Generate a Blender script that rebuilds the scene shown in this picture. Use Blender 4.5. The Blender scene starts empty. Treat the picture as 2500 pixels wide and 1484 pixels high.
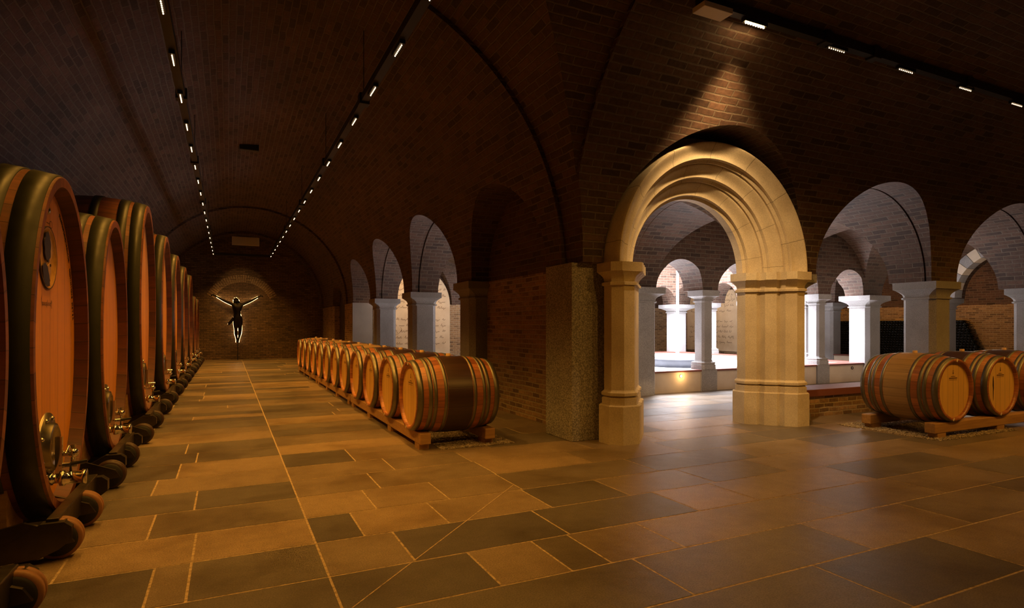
import bpy, bmesh, math, random
from mathutils import Vector, Matrix
from math import sin, cos, pi, sqrt, atan2

SC = bpy.context.scene
COL = SC.collection
# ------------------------------------------------------------------ camera
HC = 1.1
FPX = 1442.0
TH = math.atan((1250 - 557) / FPX)
cam_d = bpy.data.cameras.new('camera')
cam = bpy.data.objects.new('camera', cam_d); COL.objects.link(cam)
cam.location = (0, 0, HC)
cam.rotation_euler = (pi / 2, 0, -TH)
cam_d.sensor_width = 36.0; cam_d.sensor_fit = 'HORIZONTAL'
cam_d.lens = FPX / 2500 * 36
cam_d.shift_y = 53 / 2500
cam_d.clip_start = 0.03; cam_d.clip_end = 200
SC.camera = cam
# ------------------------------------------------------------------ view, world
SC.view_settings.view_transform = 'Standard'
SC.view_settings.look = 'None'
SC.view_settings.exposure = -0.12
SC.view_settings.gamma = 1.0
SC.view_settings.use_curve_mapping = False
W = bpy.data.worlds.new('world'); SC.world = W; W.use_nodes = True
W.node_tree.nodes['Background'].inputs[0].default_value = (0.6, 0.75, 1.0, 1)
W.node_tree.nodes['Background'].inputs[1].default_value = 0.05
# light levels
WARM = (1.0, 0.45, 0.065)
E_NAVE = 72.0
E_AISLE = 24.0
E_PORTAL = 330.0
E_COURT = 4600.0
DAY = (0.92, 0.92, 1.0)

def lamp(name, kind, loc, energy, color, target=None, **kw):
    d = bpy.data.lights.new(name, kind); d.energy = energy; d.color = color
    for k, v in kw.items(): setattr(d, k, v)
    o = bpy.data.objects.new(name, d); COL.objects.link(o); o.location = loc
    if target is not None:
        o.rotation_euler = (Vector(target) - Vector(loc)).to_track_quat('-Z', 'Y').to_euler()
    return o
# daylight coming down through the open roof of the cloister court
lamp('court_daylight', 'AREA', (8.8, 10.5, 4.9), E_COURT, DAY, target=(8.8, 10.5, 0), shape='RECTANGLE', size=4.6, size_y=4.6)

# ------------------------------------------------------------------ geometry constants
ZS = 1.70            # spring height of every vault
NX, NR = 0.5, 2.45   # nave centre / radius (axis Y)
AY, AR = 2.25, 2.45  # aisle centre / radius (axis X)

# ------------------------------------------------------------------ helpers
def tag(o, label=None, cat=None, group=None, kind=None):
    if label: o['label'] = label
    if cat: o['category'] = cat
    if group: o['group'] = group
    if kind: o['kind'] = kind
    return o

def empty(name, loc=(0, 0, 0), rz=0, label=None, cat=None, group=None):
    o = bpy.data.objects.new(name, None); COL.objects.link(o)
    o.location = loc; o.rotation_euler = (0, 0, rz); o.empty_display_size = 0.1
    return tag(o, label, cat, group)

def link(name, me, parent=None):
    o = bpy.data.objects.new(name, me); COL.objects.link(o)
    if parent is not None: o.parent = parent
    return o

def copy_tree(o, parent=None):
    c = o.copy(); COL.objects.link(c)
    if parent is not None: c.parent = parent
    for ch in [x for x in ALLCH.get(o.name, [])]:
        copy_tree(ch, c)
    return c
ALLCH = {}
def children_index():
    ALLCH.clear()
    for o in COL.objects:
        if o.parent: ALLCH.setdefault(o.parent.name, []).append(o)

class MB:
    """collects shapes into one mesh, with box-projected UVs in metres"""
    def __init__(s):
        s.v = []; s.f = []; s.uv = {}; s.sm = []; s.tone = {}
    def add(s, vs, fs, smooth=False, M=None, uvs=None):
        b = len(s.v)
        for p in vs:
            p = Vector(p)
            if M is not None: p = M @ p
            s.v.append(p)
        for i, f in enumerate(fs):
            if uvs is not None: s.uv[len(s.f)] = uvs[i]
            s.f.append([b + k for k in f]); s.sm.append(smooth)
    def box(s, x0, x1, y0, y1, z0, z1, M=None, bev=0.0):
        if bev <= 0:
            s.add([(x, y, z) for z in (z0, z1) for y in (y0, y1) for x in (x0, x1)],
                  [(0, 2, 3, 1), (4, 5, 7, 6), (0, 1, 5, 4), (2, 6, 7, 3), (0, 4, 6, 2), (1, 3, 7, 5)], M=M)
            return
        bm = bmesh.new(); bmesh.ops.create_cube(bm, size=1)
        for v in bm.verts:
            v.co = Vector(((x0 + x1) / 2 + v.co.x * (x1 - x0), (y0 + y1) / 2 + v.co.y * (y1 - y0), (z0 + z1) / 2 + v.co.z * (z1 - z0)))
        bmesh.ops.bevel(bm, geom=list(bm.edges), offset=bev, segments=2, affect='EDGES', profile=0.5)
        bm.verts.index_update()
        s.add([v.co for v in bm.verts], [[v.index for v in f.verts] for f in bm.faces], M=M)
        bm.free()
    def tube(s, pts, r, n=10, caps=True, smooth=True, M=None):
        pts = [Vector(p) for p in pts]
        rs = r if isinstance(r, (list, tuple)) else [r] * len(pts)
        vs = []; fs = []; up = None
        for i, p in enumerate(pts):
            t = (pts[min(i + 1, len(pts) - 1)] - pts[max(i - 1, 0)]).normalized()
            if up is None: up = Vector((0, 0, 1)) if abs(t.z) < 0.9 else Vector((1, 0, 0))
            a = t.cross(up).normalized(); b = t.cross(a).normalized(); up = -b if False else b.cross(t).cross(t).normalized() if False else up
            for k in range(n):
                th = 2 * pi * k / n
                vs.append(p + (a * cos(th) + b * sin(th)) * rs[i])
        for i in range(len(pts) - 1):
            for k in range(n):
                fs.append((i * n + k, i * n + (k + 1) % n, (i + 1) * n + (k + 1) % n, (i + 1) * n + k))
        s.add(vs, fs, smooth, M)
        if caps:
            s.add(vs[:n], [list(range(n))[::-1]], False, M)
            s.add(vs[-n:], [list(range(n))], False, M)
    def lathe(s, prof, n=48, axis='X', a=1.0, b=1.0, M=None, smooth=True, uvn=None, closed=False):
        """prof: (t, r) along axis; a,b scale the two radial axes"""
        vs = []; fs = []; uvs = []
        L = 0; acc = [0]
        for i in range(1, len(prof)):
            L += math.hypot(prof[i][0] - prof[i - 1][0], prof[i][1] - prof[i - 1][1]); acc.append(L)
        for (t, r) in prof:
            for k in range(n):
                th = 2 * pi * k / n
                c, sn = r * cos(th) * a, r * sin(th) * b
                vs.append((t, c, sn) if axis == 'X' else (c, t, sn) if axis == 'Y' else (c, sn, t))
        for i in range(len(prof) - 1):
            for k in range(n):
                fs.append((i * n + k, i * n + (k + 1) % n, (i + 1) * n + (k + 1) % n, (i + 1) * n + k))
                uvs.append([(prof[i][0], k / n), (prof[i][0], (k + 1) / n), (prof[i + 1][0], (k + 1) / n), (prof[i + 1][0], k / n)])
        s.add(vs, fs, smooth, M, uvs)
    def disk(s, t, r, n=48, axis='X', a=1.0, b=1.0, M=None):
        vs = [];
        for k in range(n):
            th = 2 * pi * k / n; c, sn = r * cos(th) * a, r * sin(th) * b
            vs.append((t, c, sn) if axis == 'X' else (c, t, sn) if axis == 'Y' else (c, sn, t))
        s.add(vs, [list(range(n))], False, M)
    def stack(s, secs, cx=0, cy=0, M=None):
        """secs: (z, hx, hy, chamfer) - chamfered rectangles joined upwards"""
        n = 8; vs = []; fs = []
        for (z, hx, hy, c) in secs:
            c = max(c, 0.0005)
            for p in ((hx, -hy + c), (hx, hy - c), (hx - c, hy), (-hx + c, hy), (-hx, hy - c), (-hx, -hy + c), (-hx + c, -hy), (hx - c, -hy)):
                vs.append((cx + p[0], cy + p[1], z))
        for i in range(len(secs) - 1):
            for k in range(n):
                fs.append((i * n + k, i * n + (k + 1) % n, (i + 1) * n + (k + 1) % n, (i + 1) * n + k))
        fs.append(list(range(n))[::-1]); fs.append([len(vs) - n + k for k in range(n)])
        s.add(vs, fs, False, M)
    def sphere(s, c, r, nu=12, nv=8, M=None, sc=(1, 1, 1)):
        vs = []; fs = []
        for j in range(nv + 1):
            ph = pi * j / nv
            for i in range(nu):
                th = 2 * pi * i / nu
                vs.append((c[0] + r * sc[0] * sin(ph) * cos(th), c[1] + r * sc[1] * sin(ph) * sin(th), c[2] + r * sc[2] * cos(ph)))
        for j in range(nv):
            for i in range(nu):
                fs.append((j * nu + i, (j + 1) * nu + i, (j + 1) * nu + (i + 1) % nu, j * nu + (i + 1) % nu))
        s.add(vs, fs, True, M)
    def mesh(s, name, mat):
        me = bpy.data.meshes.new(name)
        me.from_pydata([tuple(v) for v in s.v], [], s.f)
        uvl = me.uv_layers.new(name='UVMap')
        for p in me.polygons:
            p.use_smooth = s.sm[p.index]
            if p.index in s.uv:
                for j, li in enumerate(p.loop_indices): uvl.data[li].uv = s.uv[p.index][j]
            else:
                nn = p.normal; ax = max(range(3), key=lambda i: abs(nn[i]))
                for li in p.loop_indices:
                    co = me.vertices[me.loops[li].vertex_index].co
                    uvl.data[li].uv = (co.y, co.z) if ax == 0 else (co.x, co.z) if ax == 1 else (co.x, co.y)
        mats = mat if isinstance(mat, (list, tuple)) else [mat]
        for m in mats: me.materials.append(m)
        me.validate(); me.update()
        return me
    def build(s, name, mat, parent=None):
        return link(name, s.mesh(name, mat), parent)

# ------------------------------------------------------------------ materials
def newmat(name, rough=0.7, metal=0.0, base=(0.5, 0.5, 0.5), spec=0.5):
    m = bpy.data.materials.new(name); m.use_nodes = True
    b = m.node_tree.nodes['Principled BSDF']
    b.inputs['Base Color'].default_value = (*base, 1); b.inputs['Roughness'].default_value = rough
    b.inputs['Metallic'].default_value = metal; b.inputs['Specular IOR Level'].default_value = spec
    return m, m.node_tree, b
def N(nt, t, **kw):
    n = nt.nodes.new(t)
    for k, v in kw.items(): setattr(n, k, v)
    return n
def ramp(nt, fac, stops, interp='LINEAR'):
    r = N(nt, 'ShaderNodeValToRGB'); r.color_ramp.interpolation = interp
    e = r.color_ramp.elements
    while len(e) < len(stops): e.new(0.5)
    for i, (p, c) in enumerate(stops):
        e[i].position = p; e[i].color = (*c, 1) if len(c) == 3 else c
    nt.links.new(fac, r.inputs[0]); return r.outputs[0]
def noise(nt, vec, scale, detail=3, rough=0.55):
    n = N(nt, 'ShaderNodeTexNoise'); n.inputs['Scale'].default_value = scale; n.inputs['Detail'].default_value = detail
    n.inputs['Roughness'].default_value = rough
    if vec is not None: nt.links.new(vec, n.inputs['Vector'])
    return n.outputs['Fac']
def mul(nt, a, b, fac=1.0, mode='MULTIPLY'):
    m = N(nt, 'ShaderNodeMixRGB', blend_type=mode); m.inputs[0].default_value = fac
    nt.links.new(a, m.inputs[1])
    if isinstance(b, tuple): m.inputs[2].default_value = (*b, 1)
    else: nt.links.new(b, m.inputs[2])
    return m.outputs[0]
def bump(nt, b, h, strength=0.4, dist=0.01):
    n = N(nt, 'ShaderNodeBump'); n.inputs['Strength'].default_value = strength; n.inputs['Distance'].default_value = dist
    nt.links.new(h, n.inputs['Height']); nt.links.new(n.outputs[0], b.inputs['Normal'])
def math_(nt, op, a, b=None):
    n = N(nt, 'ShaderNodeMath', operation=op)
    for i, x in enumerate((a, b)):
        if x is None: continue
        if isinstance(x, (int, float)): n.inputs[i].default_value = x
        else: nt.links.new(x, n.inputs[i])
    return n.outputs[0]

def brick_mat(name, c1, c2, mortar, bw=0.215, bh=0.068, rough=0.74, msize=0.0085):
    m, nt, b = newmat(name, rough)
    uv = N(nt, 'ShaderNodeUVMap').outputs[0]
    # slight irregularity of the courses
    nz = N(nt, 'ShaderNodeTexNoise'); nz.inputs['Scale'].default_value = 5.0; nt.links.new(uv, nz.inputs['Vector'])
    mx = N(nt, 'ShaderNodeVectorMath', operation='MULTIPLY_ADD'); nt.links.new(nz.outputs['Color'], mx.inputs[0])
    mx.inputs[1].default_value = (0.022, 0.020, 0); nt.links.new(uv, mx.inputs[2]); v = mx.outputs[0]
    br = N(nt, 'ShaderNodeTexBrick'); nt.links.new(v, br.inputs['Vector'])
    br.inputs['Scale'].default_value = 1.0; br.inputs['Brick Width'].default_value = bw; br.inputs['Row Height'].default_value = bh
    br.inputs['Mortar Size'].default_value = msize; br.inputs['Mortar Smooth'].default_value = 0.35; br.inputs['Bias'].default_value = -0.1
    br.inputs['Color1'].default_value = (0, 0, 0, 1); br.inputs['Color2'].default_value = (1, 1, 1, 1); br.inputs['Mortar'].default_value = (0.5, 0.5, 0.5, 1)
    tone = ramp(nt, br.outputs['Color'], [(0.0, tuple(x * 0.60 for x in c1)), (0.07, tuple(x * 0.80 for x in c1)), (0.20, c1), (0.8, c2), (0.97, tuple(min(1, x * 1.35) for x in c2)), (1.0, tuple(min(1, x * 1.7) for x in c2))])
    n2 = noise(nt, uv, 22, 4)
    tone = mul(nt, tone, ramp(nt, n2, [(0.25, (0.62, 0.62, 0.62)), (0.75, (1.25, 1.25, 1.25))]))
    mo = mul(nt, ramp(nt, noise(nt, uv, 60, 2), [(0.3, tuple(x * 0.7 for x in mortar)), (0.7, mortar)]), (1, 1, 1))
    mix = N(nt, 'ShaderNodeMixRGB'); nt.links.new(br.outputs['Fac'], mix.inputs[0]); nt.links.new(tone, mix.inputs[1]); nt.links.new(mo, mix.inputs[2])
    big = noise(nt, uv, 0.9, 2)
    col = mul(nt, mix.outputs[0], ramp(nt, big, [(0.3, (0.75, 0.75, 0.75)), (0.7, (1.1, 1.1, 1.1))]))
    nt.links.new(col, b.inputs['Base Color'])
    hh = math_(nt, 'SUBTRACT', math_(nt, 'MULTIPLY', n2, 0.5), br.outputs['Fac'])
    hh = math_(nt, 'ADD', hh, math_(nt, 'MULTIPLY', br.outputs['Color'], 0.5))
    bump(nt, b, hh, 0.8, 0.012)
    return m

def granite_mat(name, c0, c1, rough=0.8, sc=190):
    m, nt, b = newmat(name, rough)
    tc = N(nt, 'ShaderNodeTexCoord').outputs['Object']
    f = noise(nt, tc, sc, 2, 0.7)
    col = ramp(nt, f, [(0.30, tuple(x * 0.55 for x in c0)), (0.46, c0), (0.6, c1), (0.75, tuple(min(1, x * 1.25) for x in c1))])
    col = mul(nt, col, ramp(nt, noise(nt, tc, 2.5, 3), [(0.3, (0.85, 0.85, 0.85)), (0.7, (1.1, 1.1, 1.1))]))
    nt.links.new(col, b.inputs['Base Color']); bump(nt, b, f, 0.35, 0.004)
    return m

def plaster_mat(name, c0, c1, rough=0.8, sc=3.0):
    m, nt, b = newmat(name, rough)
    tc = N(nt, 'ShaderNodeTexCoord').outputs['Object']
    col = ramp(nt, noise(nt, tc, sc, 5, 0.6), [(0.35, c0), (0.65, c1)])
    nt.links.new(col, b.inputs['Base Color']); bump(nt, b, noise(nt, tc, 60, 3), 0.1, 0.002)
    return m

def wood_mat(name, c0, c1, n=26, rough=0.42, band=None, axis_u=True, coat=0.0, vary=0.35, plank=None):
    """staves: one tone per stave, split along v of the UV; band=(u0,u1,colour) repaints the middle of a barrel"""
    m, nt, b = newmat(name, rough)
    uv = N(nt, 'ShaderNodeUVMap').outputs[0]
    sp = N(nt, 'ShaderNodeSeparateXYZ'); nt.links.new(uv, sp.inputs[0])
    oi = N(nt, 'ShaderNodeObjectInfo').outputs['Random']
    vv = math_(nt, 'MULTIPLY', sp.outputs[1] if axis_u else sp.outputs[0], n)
    off = math_(nt, 'MULTIPLY', oi, 37.0)
    fl = math_(nt, 'FLOOR', vv)
    wn = N(nt, 'ShaderNodeTexWhiteNoise', noise_dimensions='1D'); nt.links.new(math_(nt, 'ADD', fl, off), wn.inputs['W'])
    tone = ramp(nt, wn.outputs['Value'], [(0.0, c0), (1.0, c1)])
    # grain
    mp = N(nt, 'ShaderNodeMapping'); nt.links.new(uv, mp.inputs[0])
    mp.inputs['Scale'].default_value = (2.0, 60.0, 1) if axis_u else (60.0, 2.0, 1)
    g = noise(nt, mp.outputs[0], 1.6, 4, 0.6)
    col = mul(nt, tone, ramp(nt, g, [(0.3, (1 - vary,) * 3), (0.7, (1 + vary * 0.5,) * 3)]))
    if band:
        u = sp.outputs[0]
        inb = math_(nt, 'MULTIPLY', math_(nt, 'GREATER_THAN', u, band[0]), math_(nt, 'LESS_THAN', u, band[1]))
        mx = N(nt, 'ShaderNodeMixRGB'); nt.links.new(inb, mx.inputs[0]); nt.links.new(col, mx.inputs[1])
        bc = mul(nt, ramp(nt, wn.outputs['Value'], [(0.0, tuple(x * 0.75 for x in band[2])), (1.0, band[2])]), ramp(nt, g, [(0.3, (0.8,) * 3), (0.7, (1.1,) * 3)]))
        nt.links.new(bc, mx.inputs[2]); col = mx.outputs[0]
    fr = math_(nt, 'FRACT', vv)
    edge = math_(nt, 'MINIMUM', fr, math_(nt, 'SUBTRACT', 1.0, fr))
    seam = ramp(nt, edge, [(0.0, (0.35,) * 3), (0.035, (1,) * 3)])
    col = mul(nt, col, seam)
    nt.links.new(col, b.inputs['Base Color'])
    b.inputs['Coat Weight'].default_value = coat; b.inputs['Coat Roughness'].default_value = 0.3
    bump(nt, b, seam, 0.3, 0.003)
    return m

def plain_wood(name, c0, c1, rough=0.6, sc=(1.5, 18, 18)):
    m, nt, b = newmat(name, rough)
    tc = N(nt, 'ShaderNodeTexCoord').outputs['Object']
    mp = N(nt, 'ShaderNodeMapping'); nt.links.new(tc, mp.inputs[0]); mp.inputs['Scale'].default_value = sc
    g = noise(nt, mp.outputs[0], 2.0, 4)
    nt.links.new(ramp(nt, g, [(0.3, c0), (0.7, c1)]), b.inputs['Base Color'])
    return m

def metal_mat(name, base, rough=0.3, var=0.3, metal=1.0):
    m, nt, b = newmat(name, rough, metal, base)
    tc = N(nt, 'ShaderNodeTexCoord').outputs['Object']
    f = noise(nt, tc, 9, 4)
    nt.links.new(ramp(nt, f, [(0.3, tuple(x * (1 - var) for x in base)), (0.7, base)]), b.inputs['Base Color'])
    nt.links.new(ramp(nt, f, [(0.3, (rough * 1.3,) * 3), (0.7, (rough * 0.8,) * 3)]), b.inputs['Roughness'])
    return m
def emis(name, col, s):
    m, nt, b = newmat(name, 0.5, 0, (0, 0, 0))
    b.inputs['Emission Color'].default_value = (*col, 1); b.inputs['Emission Strength'].default_value = s
    return m

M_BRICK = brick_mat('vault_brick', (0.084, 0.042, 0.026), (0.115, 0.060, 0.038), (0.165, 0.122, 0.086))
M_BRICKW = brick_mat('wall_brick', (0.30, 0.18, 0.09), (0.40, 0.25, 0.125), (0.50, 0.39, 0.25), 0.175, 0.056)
M_GRAN = granite_mat('granite', (0.25, 0.24, 0.24), (0.38, 0.37, 0.36))
M_GRANP = granite_mat('granite_pitted', (0.24, 0.225, 0.205), (0.44, 0.41, 0.37), sc=75)
M_BLACK, _, _ = newmat('black_metal', 0.45, 0.0, (0.012, 0.011, 0.010))
M_RUBBER, _, _ = newmat('rubber', 0.7, 0.0, (0.015, 0.013, 0.012))
M_BRONZE, _, _ = newmat('dark_bronze', 0.5, 0.6, (0.010, 0.007, 0.005))
M_HOOP = metal_mat('hoop_steel', (0.24, 0.225, 0.17), 0.42, 0.25, 0.85)
M_CASKHOOP = metal_mat('cask_hoop_steel', (0.034, 0.034, 0.014), 0.5, 0.25, 0.2)
M_CHROME = metal_mat('chrome', (0.75, 0.72, 0.66), 0.13, 0.1)
M_PLATE = metal_mat('hatch_steel', (0.34, 0.30, 0.20), 0.30, 0.2)
M_FRAME = metal_mat('trolley_steel', (0.13, 0.11, 0.085), 0.38, 0.25)
M_TYRE, _, _ = newmat('tan_tyre', 0.6, 0, (0.26, 0.12, 0.05))
M_TYRED, _, _ = newmat('dark_tyre', 0.5, 0, (0.045, 0.020, 0.010))
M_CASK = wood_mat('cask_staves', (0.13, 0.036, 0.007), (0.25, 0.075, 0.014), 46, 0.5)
M_CHIME_SHADE = wood_mat('chime_recess_shade', (0.075, 0.016, 0.003), (0.13, 0.032, 0.006), 46, 0.6)  # shade of the head recess put into a darker stave colour
M_CASKHEAD = wood_mat('cask_head', (0.56, 0.21, 0.014), (0.72, 0.29, 0.022), 6.5, 0.55, axis_u=False, vary=0.15)
M_BHEAD = wood_mat('barrel_head', (0.72, 0.42, 0.10), (0.82, 0.52, 0.14), 11, 0.5, axis_u=False, vary=0.12)
M_BARD = wood_mat('barrel_staves_dark_band', (0.28, 0.085, 0.03), (0.52, 0.19, 0.06), 26, 0.4, band=(-0.117, 0.117, (0.055, 0.022, 0.014)), coat=0.2)
M_BARL = wood_mat('barrel_staves_light_band', (0.30, 0.095, 0.035), (0.54, 0.20, 0.06), 26, 0.4, band=(-0.117, 0.117, (0.46, 0.29, 0.12)), coat=0.2)
M_BEAM = plain_wood('beam_wood', (0.34, 0.18, 0.07), (0.50, 0.29, 0.11))
M_DARKWOOD = plain_wood('dark_door_wood', (0.030, 0.016, 0.010), (0.06, 0.03, 0.018))
M_CORK, _, _ = newmat('bung', 0.7, 0, (0.62, 0.40, 0.20))
M_TAG, _, _ = newmat('paper_tag', 0.6, 0, (0.85, 0.75, 0.55))
M_INK, _, _ = newmat('ink', 0.7, 0, (0.030, 0.016, 0.010))
M_INKB, _, _ = newmat('ink_brown', 0.8, 0, (0.16, 0.085, 0.035))
M_CREAM = plaster_mat('cream_plaster', (0.55, 0.46, 0.35), (0.64, 0.55, 0.43))
M_PARCH = plaster_mat('parchment_panel', (0.66, 0.53, 0.36), (0.76, 0.64, 0.46))
M_COPING, _, _ = newmat('red_coping', 0.45, 0, (0.17, 0.055, 0.04))
M_BASIN = plaster_mat('basin_stone', (0.035, 0.038, 0.05), (0.055, 0.06, 0.075), 0.5)
M_WATER, _, wb = newmat('water', 0.05, 0, (0.55, 0.62, 0.68)); wb.inputs['Transmission Weight'].default_value = 0.6
M_JET, _, wj = newmat('falling_water', 0.2, 0, (0.9, 0.95, 1.0)); wj.inputs['Transmission Weight'].default_value = 0.35
M_GRAVEL = granite_mat('gravel', (0.30, 0.24, 0.17), (0.52, 0.44, 0.33), 0.8, 40)
M_GRAVELW = plaster_mat('white_gravel', (0.75, 0.76, 0.78), (0.88, 0.88, 0.88), 0.8, 30)
M_DIODE = emis('diode', (1.0, 0.66, 0.36), 7.0)
M_DIODE_HOT = emis('diode_bright', (1.0, 0.62, 0.25), 260.0)
M_SPOTW = emis('recessed_lamp', (1.0, 0.66, 0.32), 60.0)
M_HALO = emis('halo_led', (1.0, 0.58, 0.22), 11.0)
M_PALE, _, _ = newmat('pale_metal', 0.6, 0, (0.85, 0.80, 0.80))
M_GLASSB, _, _ = newmat('dark_glass', 0.15, 0, (0.004, 0.005, 0.004))

def sandstone():
    m, nt, b = newmat('sandstone', 0.78)
    tc = N(nt, 'ShaderNodeTexCoord').outputs['Object']
    f = noise(nt, tc, 3.2, 5); g = noise(nt, tc, 90, 2)
    col = ramp(nt, f, [(0.25, (0.47, 0.385, 0.26)), (0.55, (0.62, 0.53, 0.38)), (0.8, (0.72, 0.64, 0.48))])
    col = mul(nt, col, ramp(nt, g, [(0.3, (0.85,) * 3), (0.7, (1.08,) * 3)]))
    nt.links.new(col, b.inputs['Base Color']); bump(nt, b, g, 0.25, 0.003)
    return m
M_SAND = sandstone()
def voussoir_sandstone():
    m, nt, b = newmat('voussoir_sandstone', 0.78)
    tc = N(nt, 'ShaderNodeTexCoord').outputs['Object']
    f = noise(nt, tc, 3.2, 5); g = noise(nt, tc, 90, 2)
    col = ramp(nt, f, [(0.25, (0.47, 0.385, 0.26)), (0.55, (0.62, 0.53, 0.38)), (0.8, (0.72, 0.64, 0.48))])
    col = mul(nt, col, ramp(nt, g, [(0.3, (0.85,) * 3), (0.7, (1.08,) * 3)]))
    sp = N(nt, 'ShaderNodeSeparateXYZ'); nt.links.new(N(nt, 'ShaderNodeUVMap').outputs[0], sp.inputs[0])
    fr = math_(nt, 'FRACT', sp.outputs[0]); e = math_(nt, 'MINIMUM', fr, math_(nt, 'SUBTRACT', 1.0, fr))
    s = ramp(nt, e, [(0.0, (0.35,) * 3), (0.003, (0.4,) * 3), (0.006, (1,) * 3)])
    nt.links.new(mul(nt, col, s), b.inputs['Base Color']); bump(nt, b, s, 0.5, 0.004)
    return m
M_VOUS = voussoir_sandstone()

def floor_mat():
    m, nt, b = newmat('floor_slabs', 0.55)
    at = N(nt, 'ShaderNodeAttribute', attribute_name='tone').outputs['Fac']
    tc = N(nt, 'ShaderNodeTexCoord').outputs['Object']
    base = ramp(nt, at, [(0.0, (0.125, 0.108, 0.095)), (0.35, (0.165, 0.138, 0.108)), (0.6, (0.235, 0.18, 0.125)), (1.0, (0.34, 0.245, 0.15))])
    g = noise(nt, tc, 150, 3, 0.7); s = noise(nt, tc, 1.5, 5, 0.65); s2 = noise(nt, tc, 14, 4)
    col = mul(nt, base, ramp(nt, g, [(0.30, (0.50,) * 3), (0.70, (1.42,) * 3)]))
    col = mul(nt, col, ramp(nt, s, [(0.33, (0.66, 0.63, 0.58)), (0.55, (1.02,) * 3)]))
    col = mul(nt, col, ramp(nt, s2, [(0.3, (0.9,) * 3), (0.7, (1.08,) * 3)]))
    nt.links.new(col, b.inputs['Base Color'])
    nt.links.new(ramp(nt, s, [(0.3, (0.28,) * 3), (0.7, (0.42,) * 3)]), b.inputs['Roughness'])
    bump(nt, b, math_(nt, 'ADD', g, math_(nt, 'MULTIPLY', s2, 1.5)), 0.30, 0.004)
    return m
M_FLOOR = floor_mat()
M_JOINT = granite_mat('floor_joint', (0.42, 0.31, 0.19), (0.52, 0.39, 0.24), 0.8, 40)

# ------------------------------------------------------------------ THE CARVED VAULTS (one masonry mass with every vault cut out)
CYL = []
def tunnel(axis, c, r, a0, a1, ry=None, zs=ZS, n=64, rec=True):
    ry = ry or r
    prof = [(c + r, zs - 0.6), (c + r, zs)] + [(c + r * cos(pi * k / n), zs + ry * sin(pi * k / n)) for k in range(1, n)] + [(c - r, zs), (c - r, zs - 0.6)]
    m = len(prof)
    if axis == 'Y': vs = [(p, a0, z) for p, z in prof] + [(p, a1, z) for p, z in prof]
    else: vs = [(a0, p, z) for p, z in prof] + [(a1, p, z) for p, z in prof]
    fs = [[k, (k + 1) % m, m + (k + 1) % m, m + k] for k in range(m)] + [list(range(m))[::-1], [m + k for k in range(m)]]
    me = bpy.data.meshes.new('cut'); me.from_pydata(vs, [], fs)
    bm = bmesh.new(); bm.from_mesh(me); bmesh.ops.recalc_face_normals(bm, faces=bm.faces); bm.to_mesh(me); bm.free()
    if rec and ry == r: CYL.append((axis, c, r, zs))
    return me
cuts = []
# nave (along Y), in three slightly different radii, and the aisle (along X)
cuts.append(tunnel('Y', NX, NR, -3.0, 16.5, n=128))
cuts.append(tunnel('Y', NX, NR - 0.05, 16.4, 20.62, n=128))
cuts.append(tunnel('Y', NX, 2.33, 20.5, 21.9, n=96))
cuts.append(tunnel('X', AY, AR, 0.5, 19.5, n=128))
cuts.append(tunnel('Y', NX, NR + 0.045, -3.02, 5.01, n=128))
cuts.append(tunnel('X', AY, AR + 0.045, 0.5, 2.87, n=128))
RB = 1.14
W_BAYS = [9.09, 11.92, 14.70]
S_BAYS = [7.355, 10.225, 13.09]
# west arcade
for y in W_BAYS:
    cuts.append(tunnel('X', y, RB if y < 14 else 1.02, 2.3, 3.46))
    cuts.append(tunnel('X', y, RB + 0.03 if y < 14 else 1.05, 3.45, 5.70))
cuts.append(tunnel('X', 6.36, 1.04, 2.3, 3.20))
cuts.append(tunnel('X', 6.42, RB, 3.45, 5.70))
# south arcade and portal
cuts.append(tunnel('Y', 4.60, 1.375, 3.4, 5.30))
for x in S_BAYS:
    cuts.append(tunnel('Y', x, RB, 4.0, 5.26))
    cuts.append(tunnel('Y', x, RB + 0.03, 5.25, 7.50))
cuts.append(tunnel('Y', 4.57, RB, 5.27, 15.9))          # west walk
cuts.append(tunnel('X', 6.42, RB - 0.005, 3.47, 14.15)) # south walk
cuts.append(tunnel('Y', 13.09, RB - 0.01, 5.29, 15.88)) # east walk
cuts.append(tunnel('X', 14.70, RB - 0.015, 3.49, 14.13))# north walk
for x in S_BAYS[:2]: cuts.append(tunnel('Y', x, RB + 0.03, 13.5, 15.86))
for y in W_BAYS[:2]: cuts.append(tunnel('X', y, RB + 0.03, 11.95, 14.1))
for y in W_BAYS[:2]: cuts.append(tunnel('X', y, RB + 0.028, 3.055, 3.078))
for x in S_BAYS: cuts.append(tunnel('Y', x, RB + 0.028, 4.765, 4.788))
# small twin arches round the court
for c in S_BAYS[:2]:
    for s_ in (-0.66, 0.66):
        cuts.append(tunnel('Y', c + s_, 0.49, 7.3, 8.2, n=32))
        cuts.append(tunnel('Y', c + s_, 0.49, 12.8, 13.7, n=32))
for c in W_BAYS[:2]:
    for s_ in (-0.66, 0.66):
        cuts.append(tunnel('X', c + s_, 0.49, 5.5, 6.5, n=32))
        cuts.append(tunnel('X', c + s_, 0.49, 11.1, 12.1, n=32))
# arches into the room east of the cloister, and that room
cuts.append(tunnel('X', 6.42, 1.0, 14.0, 15.2))
for y in (9.09, 11.92): cuts.append(tunnel('X', y, RB - 0.02, 14.0, 15.2))
cuts.append(tunnel('Y', 17.1, NR - 0.01, -0.5, 16.0, n=96))
# doorway in the nave's far right side
cuts.append(tunnel('X', 17.85, 0.88, 2.4, 3.3, ry=0.60, n=32))
# the open court
cb = MB(); cb.box(6.24, 11.36, 8.02, 13.02, 1.0, 6.0); cuts.append(cb.mesh('cut', M_BRICK))

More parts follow.
